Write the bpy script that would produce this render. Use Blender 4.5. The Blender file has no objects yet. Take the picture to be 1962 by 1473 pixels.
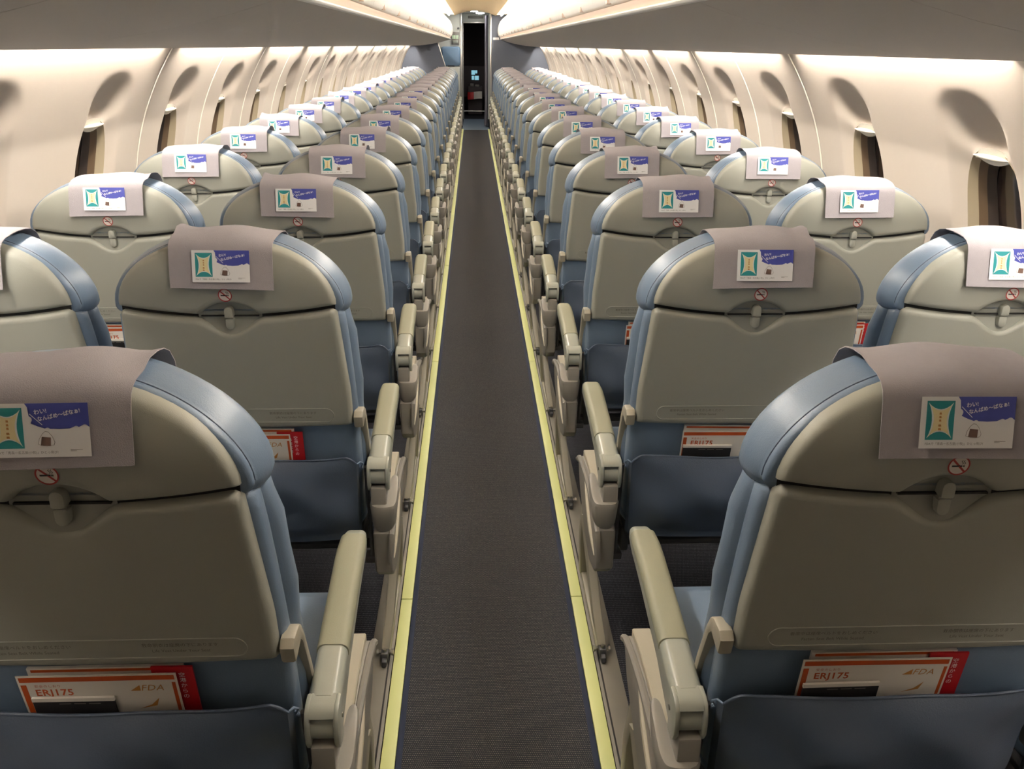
import bpy, bmesh, math, random
import numpy as np
from mathutils import Vector, Matrix

random.seed(7)
SC = bpy.context.scene
COL = SC.collection
PI = math.pi

# ------------------------------------------------------------------ camera, world, exposure
CAM_X, CAM_Z = -0.0445, 1.4565
FPX = 1683.8
PITCH, YAW, ROLL = 0.3682, 0.0452, 0.0102
cam = bpy.data.cameras.new('camera')
cam.sensor_fit = 'HORIZONTAL'; cam.sensor_width = 36.0
cam.lens = 36.0 * FPX / 1962.0
cam.clip_start = 0.02
camo = bpy.data.objects.new('camera', cam); COL.objects.link(camo)
fw = Vector((math.sin(YAW) * math.cos(PITCH), math.cos(YAW) * math.cos(PITCH), -math.sin(PITCH)))
rt = Vector((math.cos(YAW), -math.sin(YAW), 0))
up = rt.cross(fw)
r2 = rt * math.cos(ROLL) + up * math.sin(ROLL)
u2 = up * math.cos(ROLL) - rt * math.sin(ROLL)
camo.matrix_world = Matrix(((r2.x, u2.x, -fw.x, CAM_X), (r2.y, u2.y, -fw.y, 0.0), (r2.z, u2.z, -fw.z, CAM_Z), (0, 0, 0, 1)))
SC.camera = camo

world = bpy.data.worlds.new('night'); SC.world = world
world.use_nodes = True
world.node_tree.nodes['Background'].inputs[0].default_value = (0.01, 0.012, 0.02, 1)
world.node_tree.nodes['Background'].inputs[1].default_value = 0.2

SC.view_settings.view_transform = 'Standard'
SC.view_settings.look = 'None'
SC.view_settings.gamma = 1.0
SC.view_settings.use_curve_mapping = False
SC.view_settings.exposure = 0.0
SC.cycles.max_bounces = 8
SC.cycles.diffuse_bounces = 5
COVE_POWER, WASH_POWER, VEST_POWER = 128.0, 235.0, 70.0
LIGHT_COL = (1.0, 0.935, 0.85)

# ------------------------------------------------------------------ layout constants
P = 0.7874            # seat pitch
Y0 = 0.946            # y of the back surface of the last row
NROW = 20
XA, XW = 0.5427, 1.0715
YF = 16.9             # front partition
YB = -1.0             # rear wall


# ------------------------------------------------------------------ materials
def srgb(r, g, b):
    f = lambda c: (c / 255 / 12.92) if c / 255 <= 0.04045 else ((c / 255 + 0.055) / 1.055) ** 2.4
    return (f(r), f(g), f(b), 1)


def mat(name, col, rough=0.5, metal=0.0, bump=0.0, bscale=300.0, var=0.0, vscale=8.0, emit=None, estr=0.0, spec=0.5, coat=0.0, sheen=0.0):
    m = bpy.data.materials.new(name); m.use_nodes = True
    nt = m.node_tree; b = nt.nodes['Principled BSDF']
    b.inputs['Base Color'].default_value = col
    b.inputs['Roughness'].default_value = rough
    b.inputs['Metallic'].default_value = metal
    b.inputs['Specular IOR Level'].default_value = spec
    b.inputs['Coat Weight'].default_value = coat
    b.inputs['Sheen Weight'].default_value = sheen
    if emit:
        b.inputs['Emission Color'].default_value = emit
        b.inputs['Emission Strength'].default_value = estr
    if bump or var:
        tc = nt.nodes.new('ShaderNodeTexCoord')
    if var:
        n = nt.nodes.new('ShaderNodeTexNoise'); n.inputs['Scale'].default_value = vscale; n.inputs['Detail'].default_value = 5
        nt.links.new(tc.outputs['Object'], n.inputs['Vector'])
        mx = nt.nodes.new('ShaderNodeMix'); mx.data_type = 'RGBA'
        mx.inputs[6].default_value = tuple(c * (1 - var) for c in col[:3]) + (1,)
        mx.inputs[7].default_value = tuple(min(1, c * (1 + var)) for c in col[:3]) + (1,)
        nt.links.new(n.outputs['Fac'], mx.inputs[0]); nt.links.new(mx.outputs[2], b.inputs['Base Color'])
    if bump:
        n2 = nt.nodes.new('ShaderNodeTexNoise'); n2.inputs['Scale'].default_value = bscale; n2.inputs['Detail'].default_value = 3
        nt.links.new(tc.outputs['Object'], n2.inputs['Vector'])
        bp = nt.nodes.new('ShaderNodeBump'); bp.inputs['Strength'].default_value = bump; bp.inputs['Distance'].default_value = 0.002
        nt.links.new(n2.outputs['Fac'], bp.inputs['Height']); nt.links.new(bp.outputs['Normal'], b.inputs['Normal'])
    return m


def carpet_mat(name, base, dot, sx, sy):
    m = bpy.data.materials.new(name); m.use_nodes = True
    nt = m.node_tree; b = nt.nodes['Principled BSDF']; b.inputs['Roughness'].default_value = 0.95
    b.inputs['Specular IOR Level'].default_value = 0.15
    tc = nt.nodes.new('ShaderNodeTexCoord')
    mp = nt.nodes.new('ShaderNodeMapping'); mp.inputs['Scale'].default_value = (sx, sy, 1)
    nt.links.new(tc.outputs['Object'], mp.inputs['Vector'])
    br = nt.nodes.new('ShaderNodeTexBrick')
    br.offset = 0.5; br.inputs['Scale'].default_value = 1.0
    br.inputs['Color1'].default_value = dot; br.inputs['Color2'].default_value = tuple(c * 0.6 for c in dot[:3]) + (1,)
    br.inputs['Mortar'].default_value = base
    br.inputs['Mortar Size'].default_value = 0.16; br.inputs['Mortar Smooth'].default_value = 0.5
    br.inputs['Brick Width'].default_value = 0.5; br.inputs['Row Height'].default_value = 0.5
    nt.links.new(mp.outputs['Vector'], br.inputs['Vector'])
    n = nt.nodes.new('ShaderNodeTexNoise'); n.inputs['Scale'].default_value = 420; n.inputs['Detail'].default_value = 2
    nt.links.new(tc.outputs['Object'], n.inputs['Vector'])
    mx = nt.nodes.new('ShaderNodeMix'); mx.data_type = 'RGBA'
    nt.links.new(n.outputs['Fac'], mx.inputs[0]); mx.inputs[6].default_value = base
    nt.links.new(br.outputs['Color'], mx.inputs[7])
    nt.links.new(mx.outputs[2], b.inputs['Base Color'])
    bp = nt.nodes.new('ShaderNodeBump'); bp.inputs['Strength'].default_value = 0.6; bp.inputs['Distance'].default_value = 0.003
    nt.links.new(n.outputs['Fac'], bp.inputs['Height']); nt.links.new(bp.outputs['Normal'], b.inputs['Normal'])
    return m


M = dict(
    shell=mat('seat_shell_plastic', srgb(151, 151, 140), 0.5, bump=0.12, bscale=900, var=0.02),
    shell_dark=mat('recess_plastic', srgb(138, 138, 128), 0.55, bump=0.1, bscale=900),  # shell colour darkened for the shade inside the latch recess
    gap=mat('dark_gap', srgb(22, 20, 18), 0.8),
    leather=mat('blue_leather', srgb(104, 121, 141), 0.38, bump=0.18, bscale=500, var=0.05, vscale=14),
    leather_dk=mat('pocket_leather', srgb(66, 77, 94), 0.5, bump=0.2, bscale=450, var=0.06, vscale=10),
    thread=mat('seam_thread', srgb(108, 124, 144), 0.7),
    cloth=mat('cover_cloth', srgb(156, 150, 153), 0.95, bump=0.35, bscale=700, var=0.05, vscale=60, spec=0.1),
    arm=mat('arm_plastic', srgb(158, 161, 150), 0.32, bump=0.05, bscale=700, coat=0.15),
    pad=mat('arm_pad', srgb(140, 140, 120), 0.55, bump=0.2, bscale=900),
    cream=mat('cream_plastic', srgb(180, 172, 152), 0.5, bump=0.06, bscale=600),
    grey=mat('warm_grey_plastic', srgb(136, 132, 125), 0.42, bump=0.05, bscale=600),
    steel=mat('steel', srgb(150, 148, 140), 0.35, metal=0.9),
    leg=mat('painted_leg', srgb(158, 152, 136), 0.45, bump=0.05),
    dark=mat('dark_metal', srgb(78, 78, 80), 0.5, metal=0.3),
    white=mat('print_white', srgb(240, 238, 236), 0.6),
    teal=mat('print_teal', srgb(20, 128, 132), 0.6),
    blue=mat('print_blue', srgb(58, 66, 150), 0.6),
    sand=mat('print_cream', srgb(238, 222, 172), 0.6),
    brown=mat('print_brown', srgb(96, 72, 62), 0.6),
    ink=mat('print_grey', srgb(120, 112, 106), 0.6),
    ink2=mat('lettering_grey', srgb(96, 94, 84), 0.6),
    black=mat('print_black', srgb(24, 22, 24), 0.6),
    red=mat('print_red', srgb(178, 22, 30), 0.5),
    signred=mat('sign_red', srgb(168, 52, 48), 0.5),
    signbg=mat('sign_white', srgb(222, 212, 204), 0.5),
    orange=mat('print_orange', srgb(186, 76, 22), 0.45, coat=0.3),
    gold=mat('print_gold', srgb(190, 130, 60), 0.5),
    paper=mat('paper', srgb(228, 222, 212), 0.5, coat=0.3),
    wall=mat('sidewall', srgb(180, 169, 156), 0.55, bump=0.06, bscale=500, var=0.015, vscale=40),
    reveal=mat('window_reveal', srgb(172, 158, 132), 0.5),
    gasket=mat('window_gasket', srgb(96, 78, 58), 0.5),  # brown tone painted in for the pane's reflection of the reveal
    gasket2=mat('window_seal', srgb(48, 38, 32), 0.6),  # darkest of the painted reflection bands
    shade=mat('window_shade', srgb(236, 230, 214), 0.3, coat=0.3),
    pane=mat('window_pane', srgb(38, 30, 28), 0.08, spec=0.6),
    bin_white=mat('bin_door', srgb(248, 244, 237), 0.4),
    bin_under=mat('bin_underside', srgb(200, 192, 182), 0.6, bump=0.05, bscale=600),
    bin_band=mat('bin_band', srgb(214, 192, 176), 0.5),
    ceil=mat('ceiling_panel', srgb(196, 176, 142), 0.7),
    strip=mat('luminous_strip', srgb(214, 217, 148), 0.45, var=0.03, vscale=6, emit=(0.75, 0.8, 0.2, 1), estr=0.03),
    track=mat('seat_track', srgb(112, 108, 98), 0.5, metal=0.2, var=0.08, vscale=20),
    binding=mat('carpet_binding', srgb(34, 42, 62), 0.9),
    carpet=carpet_mat('aisle_carpet', srgb(40, 42, 48), srgb(132, 128, 122), 120, 90),
    carpet2=carpet_mat('cabin_carpet', srgb(30, 31, 36), srgb(100, 100, 108), 130, 60),
    vestfloor=mat('vestibule_floor', srgb(92, 108, 124), 0.6, var=0.1),
    partition=mat('partition_fabric', srgb(92, 97, 108), 0.9, bump=0.3, bscale=400, var=0.05, vscale=30),
    galley=mat('galley_panel', srgb(206, 208, 200), 0.5),
    jump=mat('jumpseat_blue', srgb(130, 160, 190), 0.6, var=0.06),
    trim=mat('metal_trim', srgb(200, 196, 190), 0.3, metal=0.7),
    curtain=mat('curtain_cloth', srgb(104, 102, 112), 0.9),
    cockpit=mat('cockpit_dark', srgb(74, 66, 68), 0.7),
    lamp=mat('lamp_glow', (1, 1, 1, 1), 0.5, emit=LIGHT_COL + (1,), estr=COVE_POWER),
    wash=mat('wash_glow', (1, 1, 1, 1), 0.5, emit=LIGHT_COL + (1,), estr=WASH_POWER),
    vest=mat('vestibule_glow', (1, 1, 1, 1), 0.5, emit=(1, 0.97, 0.92, 1), estr=VEST_POWER),
    ckglow=mat('cockpit_glow', (1, 1, 1, 1), 0.5, emit=(1, 0.85, 0.8, 1), estr=8.0),  # glow of the added cockpit fill
    screen=mat('cockpit_screen', srgb(30, 40, 50), 0.3, emit=(0.35, 0.75, 0.9, 1), estr=0.7),
    keypad=mat('panel_keys', srgb(140, 160, 140), 0.4, emit=(0.75, 1, 0.6, 1), estr=0.8),
    green=mat('green_light', srgb(30, 120, 60), 0.4, emit=(0.1, 0.8, 0.3, 1), estr=0.7),
)


# ------------------------------------------------------------------ mesh helpers
class MB:
    def __init__(s): s.v = []; s.f = []; s.mi = []; s.mats = []

    def m(s, name):
        if name not in s.mats: s.mats.append(name)
        return s.mats.index(name)

    def add(s, verts, faces, mt):
        o = len(s.v); k = s.m(mt)
        s.v += [tuple(p) for p in verts]
        s.f += [tuple(i + o for i in f) for f in faces]; s.mi += [k] * len(faces)
        return s

    def mesh(s, name, sharp=35, mirror=False, fix=True):
        me = bpy.data.meshes.new(name)
        v = [(-p[0], p[1], p[2]) for p in s.v] if mirror else s.v
        me.from_pydata(v, [], s.f)
        for n in s.mats: me.materials.append(M[n])
        me.polygons.foreach_set('material_index', s.mi)
        if fix or mirror:
            bm = bmesh.new(); bm.from_mesh(me)
            if fix: bmesh.ops.recalc_face_normals(bm, faces=bm.faces)
            else: bmesh.ops.reverse_faces(bm, faces=bm.faces)
            bm.to_mesh(me); bm.free()
        if sharp:
            me.shade_smooth(); me.set_sharp_from_angle(angle=math.radians(sharp))
        me.update()
        return me


def loft(mb, rings, mt, cap=True, close=True):
    n = len(rings[0]); v = [p for r in rings for p in r]; f = []
    for i in range(len(rings) - 1):
        for j in range(n if close else n - 1):
            a = i * n + j; b = i * n + (j + 1) % n
            f.append((a, b, b + n, a + n))
    if cap:
        f.append(tuple(range(n))[::-1]); f.append(tuple((len(rings) - 1) * n + j for j in range(n)))
    mb.add(v, f, mt); return mb


def grid(mb, pts, mt):
    r = len(pts); c = len(pts[0]); v = [p for row in pts for p in row]
    f = [(i * c + j, i * c + j + 1, (i + 1) * c + j + 1, (i + 1) * c + j) for i in range(r - 1) for j in range(c - 1)]
    mb.add(v, f, mt); return mb


def tube(mb, path, r, mt, n=8, cap=True):
    path = [Vector(p) for p in path]; rings = []
    rr = r if isinstance(r, (list, tuple)) else [r] * len(path)
    prev = None
    for i, p in enumerate(path):
        t = (path[min(i + 1, len(path) - 1)] - path[max(i - 1, 0)]).normalized()
        if prev is None:
            a = t.orthogonal().normalized()
        else:
            a = (prev - t * prev.dot(t)).normalized()
        prev = a; b = t.cross(a)
        rings.append([tuple(p + (a * math.cos(2 * PI * k / n) + b * math.sin(2 * PI * k / n)) * rr[i]) for k in range(n)])
    return loft(mb, rings, mt, cap)


def box(mb, x0, x1, y0, y1, z0, z1, mt, bev=0.0, seg=2):
    bm = bmesh.new(); bmesh.ops.create_cube(bm, size=1)
    for v in bm.verts:
        v.co = Vector(((x0 + x1) / 2 + v.co.x * (x1 - x0), (y0 + y1) / 2 + v.co.y * (y1 - y0), (z0 + z1) / 2 + v.co.z * (z1 - z0)))
    if bev: bmesh.ops.bevel(bm, geom=bm.edges[:], offset=bev, segments=seg, affect='EDGES', profile=0.5)
    bm.verts.index_update()
    mb.add([v.co[:] for v in bm.verts], [[v.index for v in f.verts] for f in bm.faces], mt); bm.free(); return mb


def prism_x(mb, poly, x0, x1, mt, bev=0.0, seg=2):
    """polygon in (y, z) extruded along x, edges rounded"""
    bm = bmesh.new()
    a = [bm.verts.new((x0, y, z)) for y, z in poly]; b = [bm.verts.new((x1, y, z)) for y, z in poly]
    bm.faces.new(a); bm.faces.new(b[::-1]); n = len(poly)
    for i in range(n): bm.faces.new((a[i], b[i], b[(i + 1) % n], a[(i + 1) % n]))
    bmesh.ops.recalc_face_normals(bm, faces=bm.faces)
    if bev:
        eds = [e for e in bm.edges if abs(e.verts[0].co.x - e.verts[1].co.x) < 1e-6]
        bmesh.ops.bevel(bm, geom=eds, offset=bev, segments=seg, affect='EDGES', profile=0.5)
    bm.verts.index_update()
    mb.add([v.co[:] for v in bm.verts], [[v.index for v in f.verts] for f in bm.faces], mt); bm.free(); return mb


def rrect(cx, cz, hw, hh, r, n=5):
    """rounded rectangle as list of (x, z)"""
    out = []
    for sx, sz, a0 in ((1, 1, 0), (-1, 1, 90), (-1, -1, 180), (1, -1, 270)):
        for k in range(n + 1):
            a = math.radians(a0 + 90 * k / n)
            out.append((cx + sx * (hw - r) + r * math.cos(a), cz + sz * (hh - r) + r * math.sin(a)))
    return out


def obj(name, me, parent=None, loc=None):
    o = bpy.data.objects.new(name, me); COL.objects.link(o)
    if parent: o.parent = parent
    if loc is not None: o.location = loc
    return o


def empty(name, loc=(0, 0, 0)):
    o = bpy.data.objects.new(name, None); COL.objects.link(o); o.location = loc; o.empty_display_size = 0.05
    return o


def tag(o, label=None, cat=None, group=None, kind=None):
    if label: o['label'] = label
    if cat: o['category'] = cat
    if group: o['group'] = group
    if kind: o['kind'] = kind
    return o


def struct(o): o['kind'] = 'structure'; return o


def text_polys(body, size, align='CENTER', shear=0.0, space=1.0, bold=0.0):
    """flat text as (verts2d, faces) in x/z of the print plane"""
    cu = bpy.data.curves.new('t', 'FONT'); cu.body = body; cu.size = size; cu.align_x = align; cu.shear = shear
    cu.space_character = space; cu.resolution_u = 2; cu.offset = bold
    o = bpy.data.objects.new('t', cu); COL.objects.link(o)
    bpy.context.view_layer.update()
    me = bpy.data.meshes.new_from_object(o.evaluated_get(bpy.context.evaluated_depsgraph_get()))
    v = [(p.co.x, p.co.y) for p in me.vertices]; f = [tuple(q.vertices) for q in me.polygons]
    bpy.data.objects.remove(o); bpy.data.curves.remove(cu); bpy.data.meshes.remove(me)
    return v, f


# ================================================================== THE SEAT
# local frame: x across, y forward, z up from the floor; y = 0 is the back surface at z = 0.985
def yb(z):
    if z <= 0.985: return 0.158 * (0.985 - z)
    d = min(z, 1.095) - 0.985
    return -0.158 * d + 3.5 * d * d


def seam(x): return 0.936 + 0.021 * (x / 0.213) ** 2


def arch(x, a, zt, zb0=0.957):
    return zb0 + (zt - zb0) * math.sqrt(max(0.0, 1 - (x / a) ** 2))


def xs_list(a, fine, n=34, nf=28):
    xs = [-a * math.cos(PI * i / n) for i in range(n + 1)]
    xs = [x for x in xs if abs(x) > fine] + [-fine + 2 * fine * i / nf for i in range(nf + 1)]
    return sorted(xs)


def panel_surface(cols, r, hgt, y_edge):
    """cols: list over x of list over z of (x, z); rounds the border over into the seat"""
    A = np.array(cols)                                   # nx, nz, 2
    bd = np.concatenate([A[:, 0], A[-1, :], A[::-1, -1], A[0, ::-1]])
    seg0 = bd; seg1 = np.roll(bd, -1, 0)
    pts = A.reshape(-1, 2)
    d = seg1 - seg0; L2 = (d ** 2).sum(1) + 1e-12
    t = np.clip(((pts[:, None] - seg0) * d).sum(2) / L2, 0, 1)
    q = seg0 + t[..., None] * d
    dist = np.sqrt(((pts[:, None] - q) ** 2).sum(2)).min(1).reshape(A.shape[:2])
    out = []
    for i in range(A.shape[0]):
        row = []
        for j in range(A.shape[1]):
            x, z = A[i, j]; k = min(1, dist[i, j] / r)
            row.append((x, yb(z) + y_edge - hgt * math.sqrt(max(0, 1 - (1 - k) ** 2)), z))
        out.append(row)
    return out


def make_upper_shell():
    a = 0.2165
    zs = [(1 - math.cos(PI * j / 18)) / 2 for j in range(19)]
    cols = []
    for x in xs_list(a, 0.072):
        lo = seam(x) + 0.0026
        if abs(x) < 0.060: lo = max(lo, 0.937 + 0.029 * (1 - (x / 0.060) ** 2) ** 0.75)
        hi = max(arch(x, a, 1.095, 0.972), 0.974)
        hi = min(hi, arch(x, a, 1.095) + 0.006)
        hi = max(hi, lo + 0.012)
        cols.append([(x, lo + (hi - lo) * t) for t in zs])
    return grid(MB(), panel_surface(cols, 0.009, 0.020, 0.012), 'shell').mesh('upper_shell', 60)


def lw(z): return 0.2165 + 0.0145 * min(1, (0.957 - z) / 0.20)


def make_lower_shell():
    zs = [(1 - math.cos(PI * j / 26)) / 2 for j in range(27)]
    cols = []
    for u in xs_list(0.2165, 0.085):
        hi = min(seam(u) - 0.0030, 0.9345 + 0.021 * (u / 0.213) ** 2 - (0.034 * (math.cos(PI * u / 0.078) + 1) / 2 if abs(u) < 0.078 else 0))
        c = abs(u) - (0.2165 - 0.013)
        if c > 0: hi -= 0.013 * (1 - math.sqrt(max(0, 1 - (c / 0.013) ** 2)))
        lo = 0.669 + 0.006 * (u / 0.22) ** 2
        if c > 0: lo += 0.005 * (1 - math.sqrt(max(0, 1 - (c / 0.013) ** 2)))
        cols.append([(u / 0.2165 * lw(lo + (hi - lo) * t), lo + (hi - lo) * t) for t in zs])
    return grid(MB(), panel_surface(cols, 0.009, 0.020, 0.012), 'shell').mesh('lower_shell', 60)


def make_recess():
    mb = MB(); pts = []
    for i in range(21):
        x = -0.066 + 0.132 * i / 20; col = []
        e = math.sqrt(max(0.02, 1 - (x / 0.068) ** 2))
        for j in range(15):
            z = 0.934 + (0.036 if j > 7 else 0.036) * e * (j - 7) / 7
            k = min(1, max(0, (z - 0.898) / 0.034))
            col.append((x, yb(z) - 0.003 + 0.012 * k, z))
        pts.append(col)
    grid(mb, pts, 'shell_dark')
    box(mb, -0.058, 0.058, yb(0.936) + 0.004, yb(0.936) + 0.012, 0.9350, 0.9374, 'gap')
    grid(mb, [[(x, yb(seam(x)) + 0.0085, seam(x) + d) for d in (-0.008, 0.008)] for x in [-0.214 + 0.0214 * i for i in range(21)] if abs(x) > 0.06 and x < 0], 'gap')
    grid(mb, [[(x, yb(seam(x)) + 0.0085, seam(x) + d) for d in (-0.008, 0.008)] for x in [0.0642 + 0.02497 * i for i in range(7)]], 'gap')
    return mb.mesh('latch_recess', 40)


def make_latch():
    mb = MB()
    for z0, z1, rt_, rb in ((0.9345, 0.958, 0.0085, 0.002), (0.9085, 0.9325, 0.002, 0.0085)):
        prof = []
        n = 6
        for k in range(n + 1):
            a = PI * k / n; prof.append((0.0088 * math.cos(a), z1 - rt_ + rt_ * math.sin(a)))
        for k in range(n + 1):
            a = PI + PI * k / n; prof.append((0.0088 * math.cos(a), z0 + rb + rb * math.sin(a)))
        rings = []
        for sc, y in ((1, 0.012), (1, -0.003), (0.93, -0.0055), (0.75, -0.0065)):
            cz = (z0 + z1) / 2
            rings.append([(x * sc, yb(cz) + y, cz + (z - cz) * (1 - (1 - sc) * 0.6)) for x, z in prof])
        loft(mb, rings, 'shell')
    box(mb, -0.0075, 0.0075, yb(0.934) - 0.001, yb(0.934) + 0.01, 0.931, 0.936, 'shell_dark')
    return mb.mesh('tray_latch', 40)


def flat(mb, pts, y, mt, tri=None):
    """flat polygon in the x/z plane facing -y"""
    v = [(x, y, z) for x, z in pts]
    if tri: mb.add(v, [t[::-1] if False else t for t in tri], mt)
    else: mb.add(v, [tuple(range(len(v)))], mt)


def ring_flat(mb, cx, cz, r0, r1, y, mt, n=28):
    v = []
    for k in range(n):
        a = 2 * PI * k / n
        v += [(cx + r0 * math.cos(a), y, cz + r0 * math.sin(a)), (cx + r1 * math.cos(a), y, cz + r1 * math.sin(a))]
    mb.add(v, [(2 * k, 2 * k + 1, (2 * k + 3) % (2 * n), (2 * k + 2) % (2 * n)) for k in range(n)], mt)


def make_sign():
    mb = MB(); c = (0, 0.985); y = yb(0.985) - 0.0084
    sl = 0.0
    box(mb, -0.0001, 0.0001, y, y + 0.0003, c[1], c[1] + 0.0001, 'signbg')
    flat(mb, [(0.0132 * math.cos(2 * PI * k / 28), c[1] + 0.0132 * math.sin(2 * PI * k / 28)) for k in range(28)], y, 'signbg')
    flat(mb, [(-0.0085, c[1] - 0.0018), (0.004, c[1] - 0.0018), (0.004, c[1] + 0.0006), (-0.0085, c[1] + 0.0006)], y - 0.0002, 'black')
    flat(mb, [(0.0046, c[1] - 0.0018), (0.0075, c[1] - 0.0018), (0.0075, c[1] + 0.0006), (0.0046, c[1] + 0.0006)], y - 0.0002, 'ink2')
    for ox in (0.0, 0.0026):
        path = [(0.0035 + ox + 0.0012 * math.sin(t * 1.6), c[1] + 0.0022 + t * 0.0014) for t in range(5)]
        for a, b in zip(path, path[1:]):
            flat(mb, [(a[0] - 0.0006, a[1]), (a[0] + 0.0006, a[1]), (b[0] + 0.0006, b[1]), (b[0] - 0.0006, b[1])], y - 0.0002, 'ink2')
    d = 0.0125 * math.sqrt(0.5); w = 0.0009
    flat(mb, [(-d - w, c[1] + d - w), (-d + w, c[1] + d + w), (d + w, c[1] - d + w), (d - w, c[1] - d - w)], y - 0.0003, 'signred')
    ring_flat(mb, 0, c[1], 0.0118, 0.0138, y - 0.0004, 'signred')
    # the print follows the slight slope of the shell
    mb.v = [(x, yy + (yb(z) - yb(0.985)), z) for x, yy, z in mb.v]
    return mb.mesh('no_smoking_sign', 0, fix=False)


def make_groove():
    pts = rrect(0.002, 0.704, 0.190, 0.0165, 0.0164, 8)
    mb = MB()
    path = [(x, yb(z) - 0.0078, z) for x, z in pts]
    rings = []
    n = len(path)
    for i, p in enumerate(path):
        a = Vector(path[(i + 1) % n]) - Vector(path[i - 1]); a.normalize()
        nn = Vector((0, 1, 0)); b = a.cross(nn)
        rings.append([tuple(Vector(p) + (nn * math.cos(2 * PI * k / 6) + b * math.sin(2 * PI * k / 6)) * 0.0011) for k in range(6)])
    rings.append(rings[0])
    return loft(mb, rings, 'shell', cap=False).mesh('label_groove', 60)


def make_placard(cx, jp, en):
    mb = MB()
    for s, z, body in ((0.0072, 0.7075, jp), (0.0072, 0.6975, en)):
        v, f = text_polys(body, s)
        mb.add([(cx + x, yb(z + q) - 0.0086, z + q) for x, q in v], f, 'ink2')
    return mb.mesh('placard_lettering', 0, fix=False)


def make_backrest():
    mb = MB(); rings = []
    zz = [0.400, 0.405, 0.42, 0.46, 0.52, 0.58, 0.64, 0.70, 0.76, 0.82, 0.88, 0.915, 0.935, 0.945, 0.948]
    for i, z in enumerate(zz):
        e = 1.0
        if i == 0: e = 0.90
        if i == 1: e = 0.96
        if i == len(zz) - 1: e = 0.88
        if i == len(zz) - 2: e = 0.95
        w = np.interp(z, [0.4, 0.5, 0.67, 0.8, 0.9, 0.95], [0.234, 0.239, 0.240, 0.236, 0.231, 0.226]) * e
        wf = np.interp(z, [0.4, 0.5, 0.67, 0.8, 0.9, 0.95], [0.236, 0.243, 0.247, 0.248, 0.240, 0.228]) * e
        prof = [(0, 0.011), (w * 0.5, 0.011), (w * 0.85, 0.011), (w - 0.012, 0.012), (w - 0.003, 0.016), (w, 0.024), (w + 0.001, 0.034), (w, 0.044), (w - 0.006, 0.049),
                (wf - 0.004, 0.054), (wf + 0.001, 0.064), (wf + 0.001, 0.082), (wf - 0.008, 0.102), (wf - 0.03, 0.118), (wf * 0.8, 0.120), (wf * 0.6, 0.105), (0, 0.100)]
        wr = 0.0018 * math.sin(z * 60) + 0.0012 * math.sin(z * 113 + 1)
        prof = [(x + (wr if 0.045 < y < 0.11 and x > 0.1 else 0), y) for x, y in prof]
        ring = [(x, yb(z) + y, z) for x, y in prof] + [(-x, yb(z) + y, z) for x, y in prof[-2:0:-1]]
        rings.append(ring)
    return loft(mb, rings, 'leather').mesh('backrest', 50)


HR = [  # a, ztop, y, zbase
    (0.150, 1.045, 0.014, 0.965), (0.212, 1.087, 0.009, 0.950), (0.2225, 1.0935, 0.009, 0.946), (0.2275, 1.0965, 0.0115, 0.944), (0.2290, 1.0975, 0.016, 0.943),
    (0.2288, 1.0972, 0.021, 0.943), (0.2280, 1.0965, 0.0235, 0.944), (0.2315, 1.098, 0.029, 0.939), (0.2365, 1.100, 0.045, 0.934), (0.2400, 1.1012, 0.065, 0.932),
    (0.2390, 1.100, 0.086, 0.933), (0.232, 1.093, 0.102, 0.938), (0.210, 1.072, 0.114, 0.950), (0.15, 1.03, 0.118, 0.965)]


def make_headrest():
    rings = []
    for a, zt, y, zb in HR:
        ring = []
        for k in range(33):
            th = -PI / 2 + PI * k / 32
            x = a * math.sin(th); z = 0.957 + (zt - 0.957) * math.cos(th)
            ring.append((x, yb(z) + y, z))
        for k in range(1, 5):                                   # rounded ear end
            an = PI / 2 * k / 4
            ring.append((a - 0.014 + 0.014 * math.cos(an), yb(zb) + y, 0.957 - (0.957 - zb) * math.sin(an)))
        for k in range(1, 9):
            x = (a - 0.014) * (1 - 2 * k / 9)
            ring.append((x, yb(zb) + y, zb))
        for k in range(4, 0, -1):
            an = PI / 2 * k / 4
            ring.append((-(a - 0.014 + 0.014 * math.cos(an)), yb(zb) + y, 0.957 - (0.957 - zb) * math.sin(an)))
        rings.append(ring)
    mb = loft(MB(), rings, 'leather')
    return mb.mesh('headrest', 60)


def make_stitch():
    mb = MB()
    for a, zt, y in ((0.2284, 1.0968, 0.0236),):
        path = []
        for k in range(41):
            th = -PI / 2 + PI * k / 40
            x = a * math.sin(th); z = 0.957 + (zt - 0.957) * math.cos(th)
            path.append((x, yb(z) + y, z))
    tube(mb, path, 0.0011, 'leather_dk', 5)
    return mb.mesh('piping', 60)


def pocket_pt(x, t, layer=0):
    """t = 0 top hem, 1 bottom"""
    zt = 0.595 - 0.006 * math.cos(PI * x / 0.46) + 0.0015 * math.sin(x * 31)
    zb = 0.372
    z = zt + (zb - zt) * t
    k = max(0, 1 - (abs(x) / 0.236) ** 5)
    bulge = 0.020 + 0.030 * math.sin(PI * min(1, t * 1.08)) ** 0.8 * k + 0.012 * t * k
    fold = 0.006 * math.sin(x * 16 + t * 6) * math.sin(PI * t) + 0.005 * math.sin((x - t * 0.25) * 37 + 1) * t * (1 - t) * 3 + 0.003 * math.sin(x * 70 + t * 9) * t * (1 - t) * max(0, abs(x) * 5 - 0.3)
    return (x * (1 - 0.03 * t), yb(z) - bulge * (0.45 + 0.55 * k) - fold, z)


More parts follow.
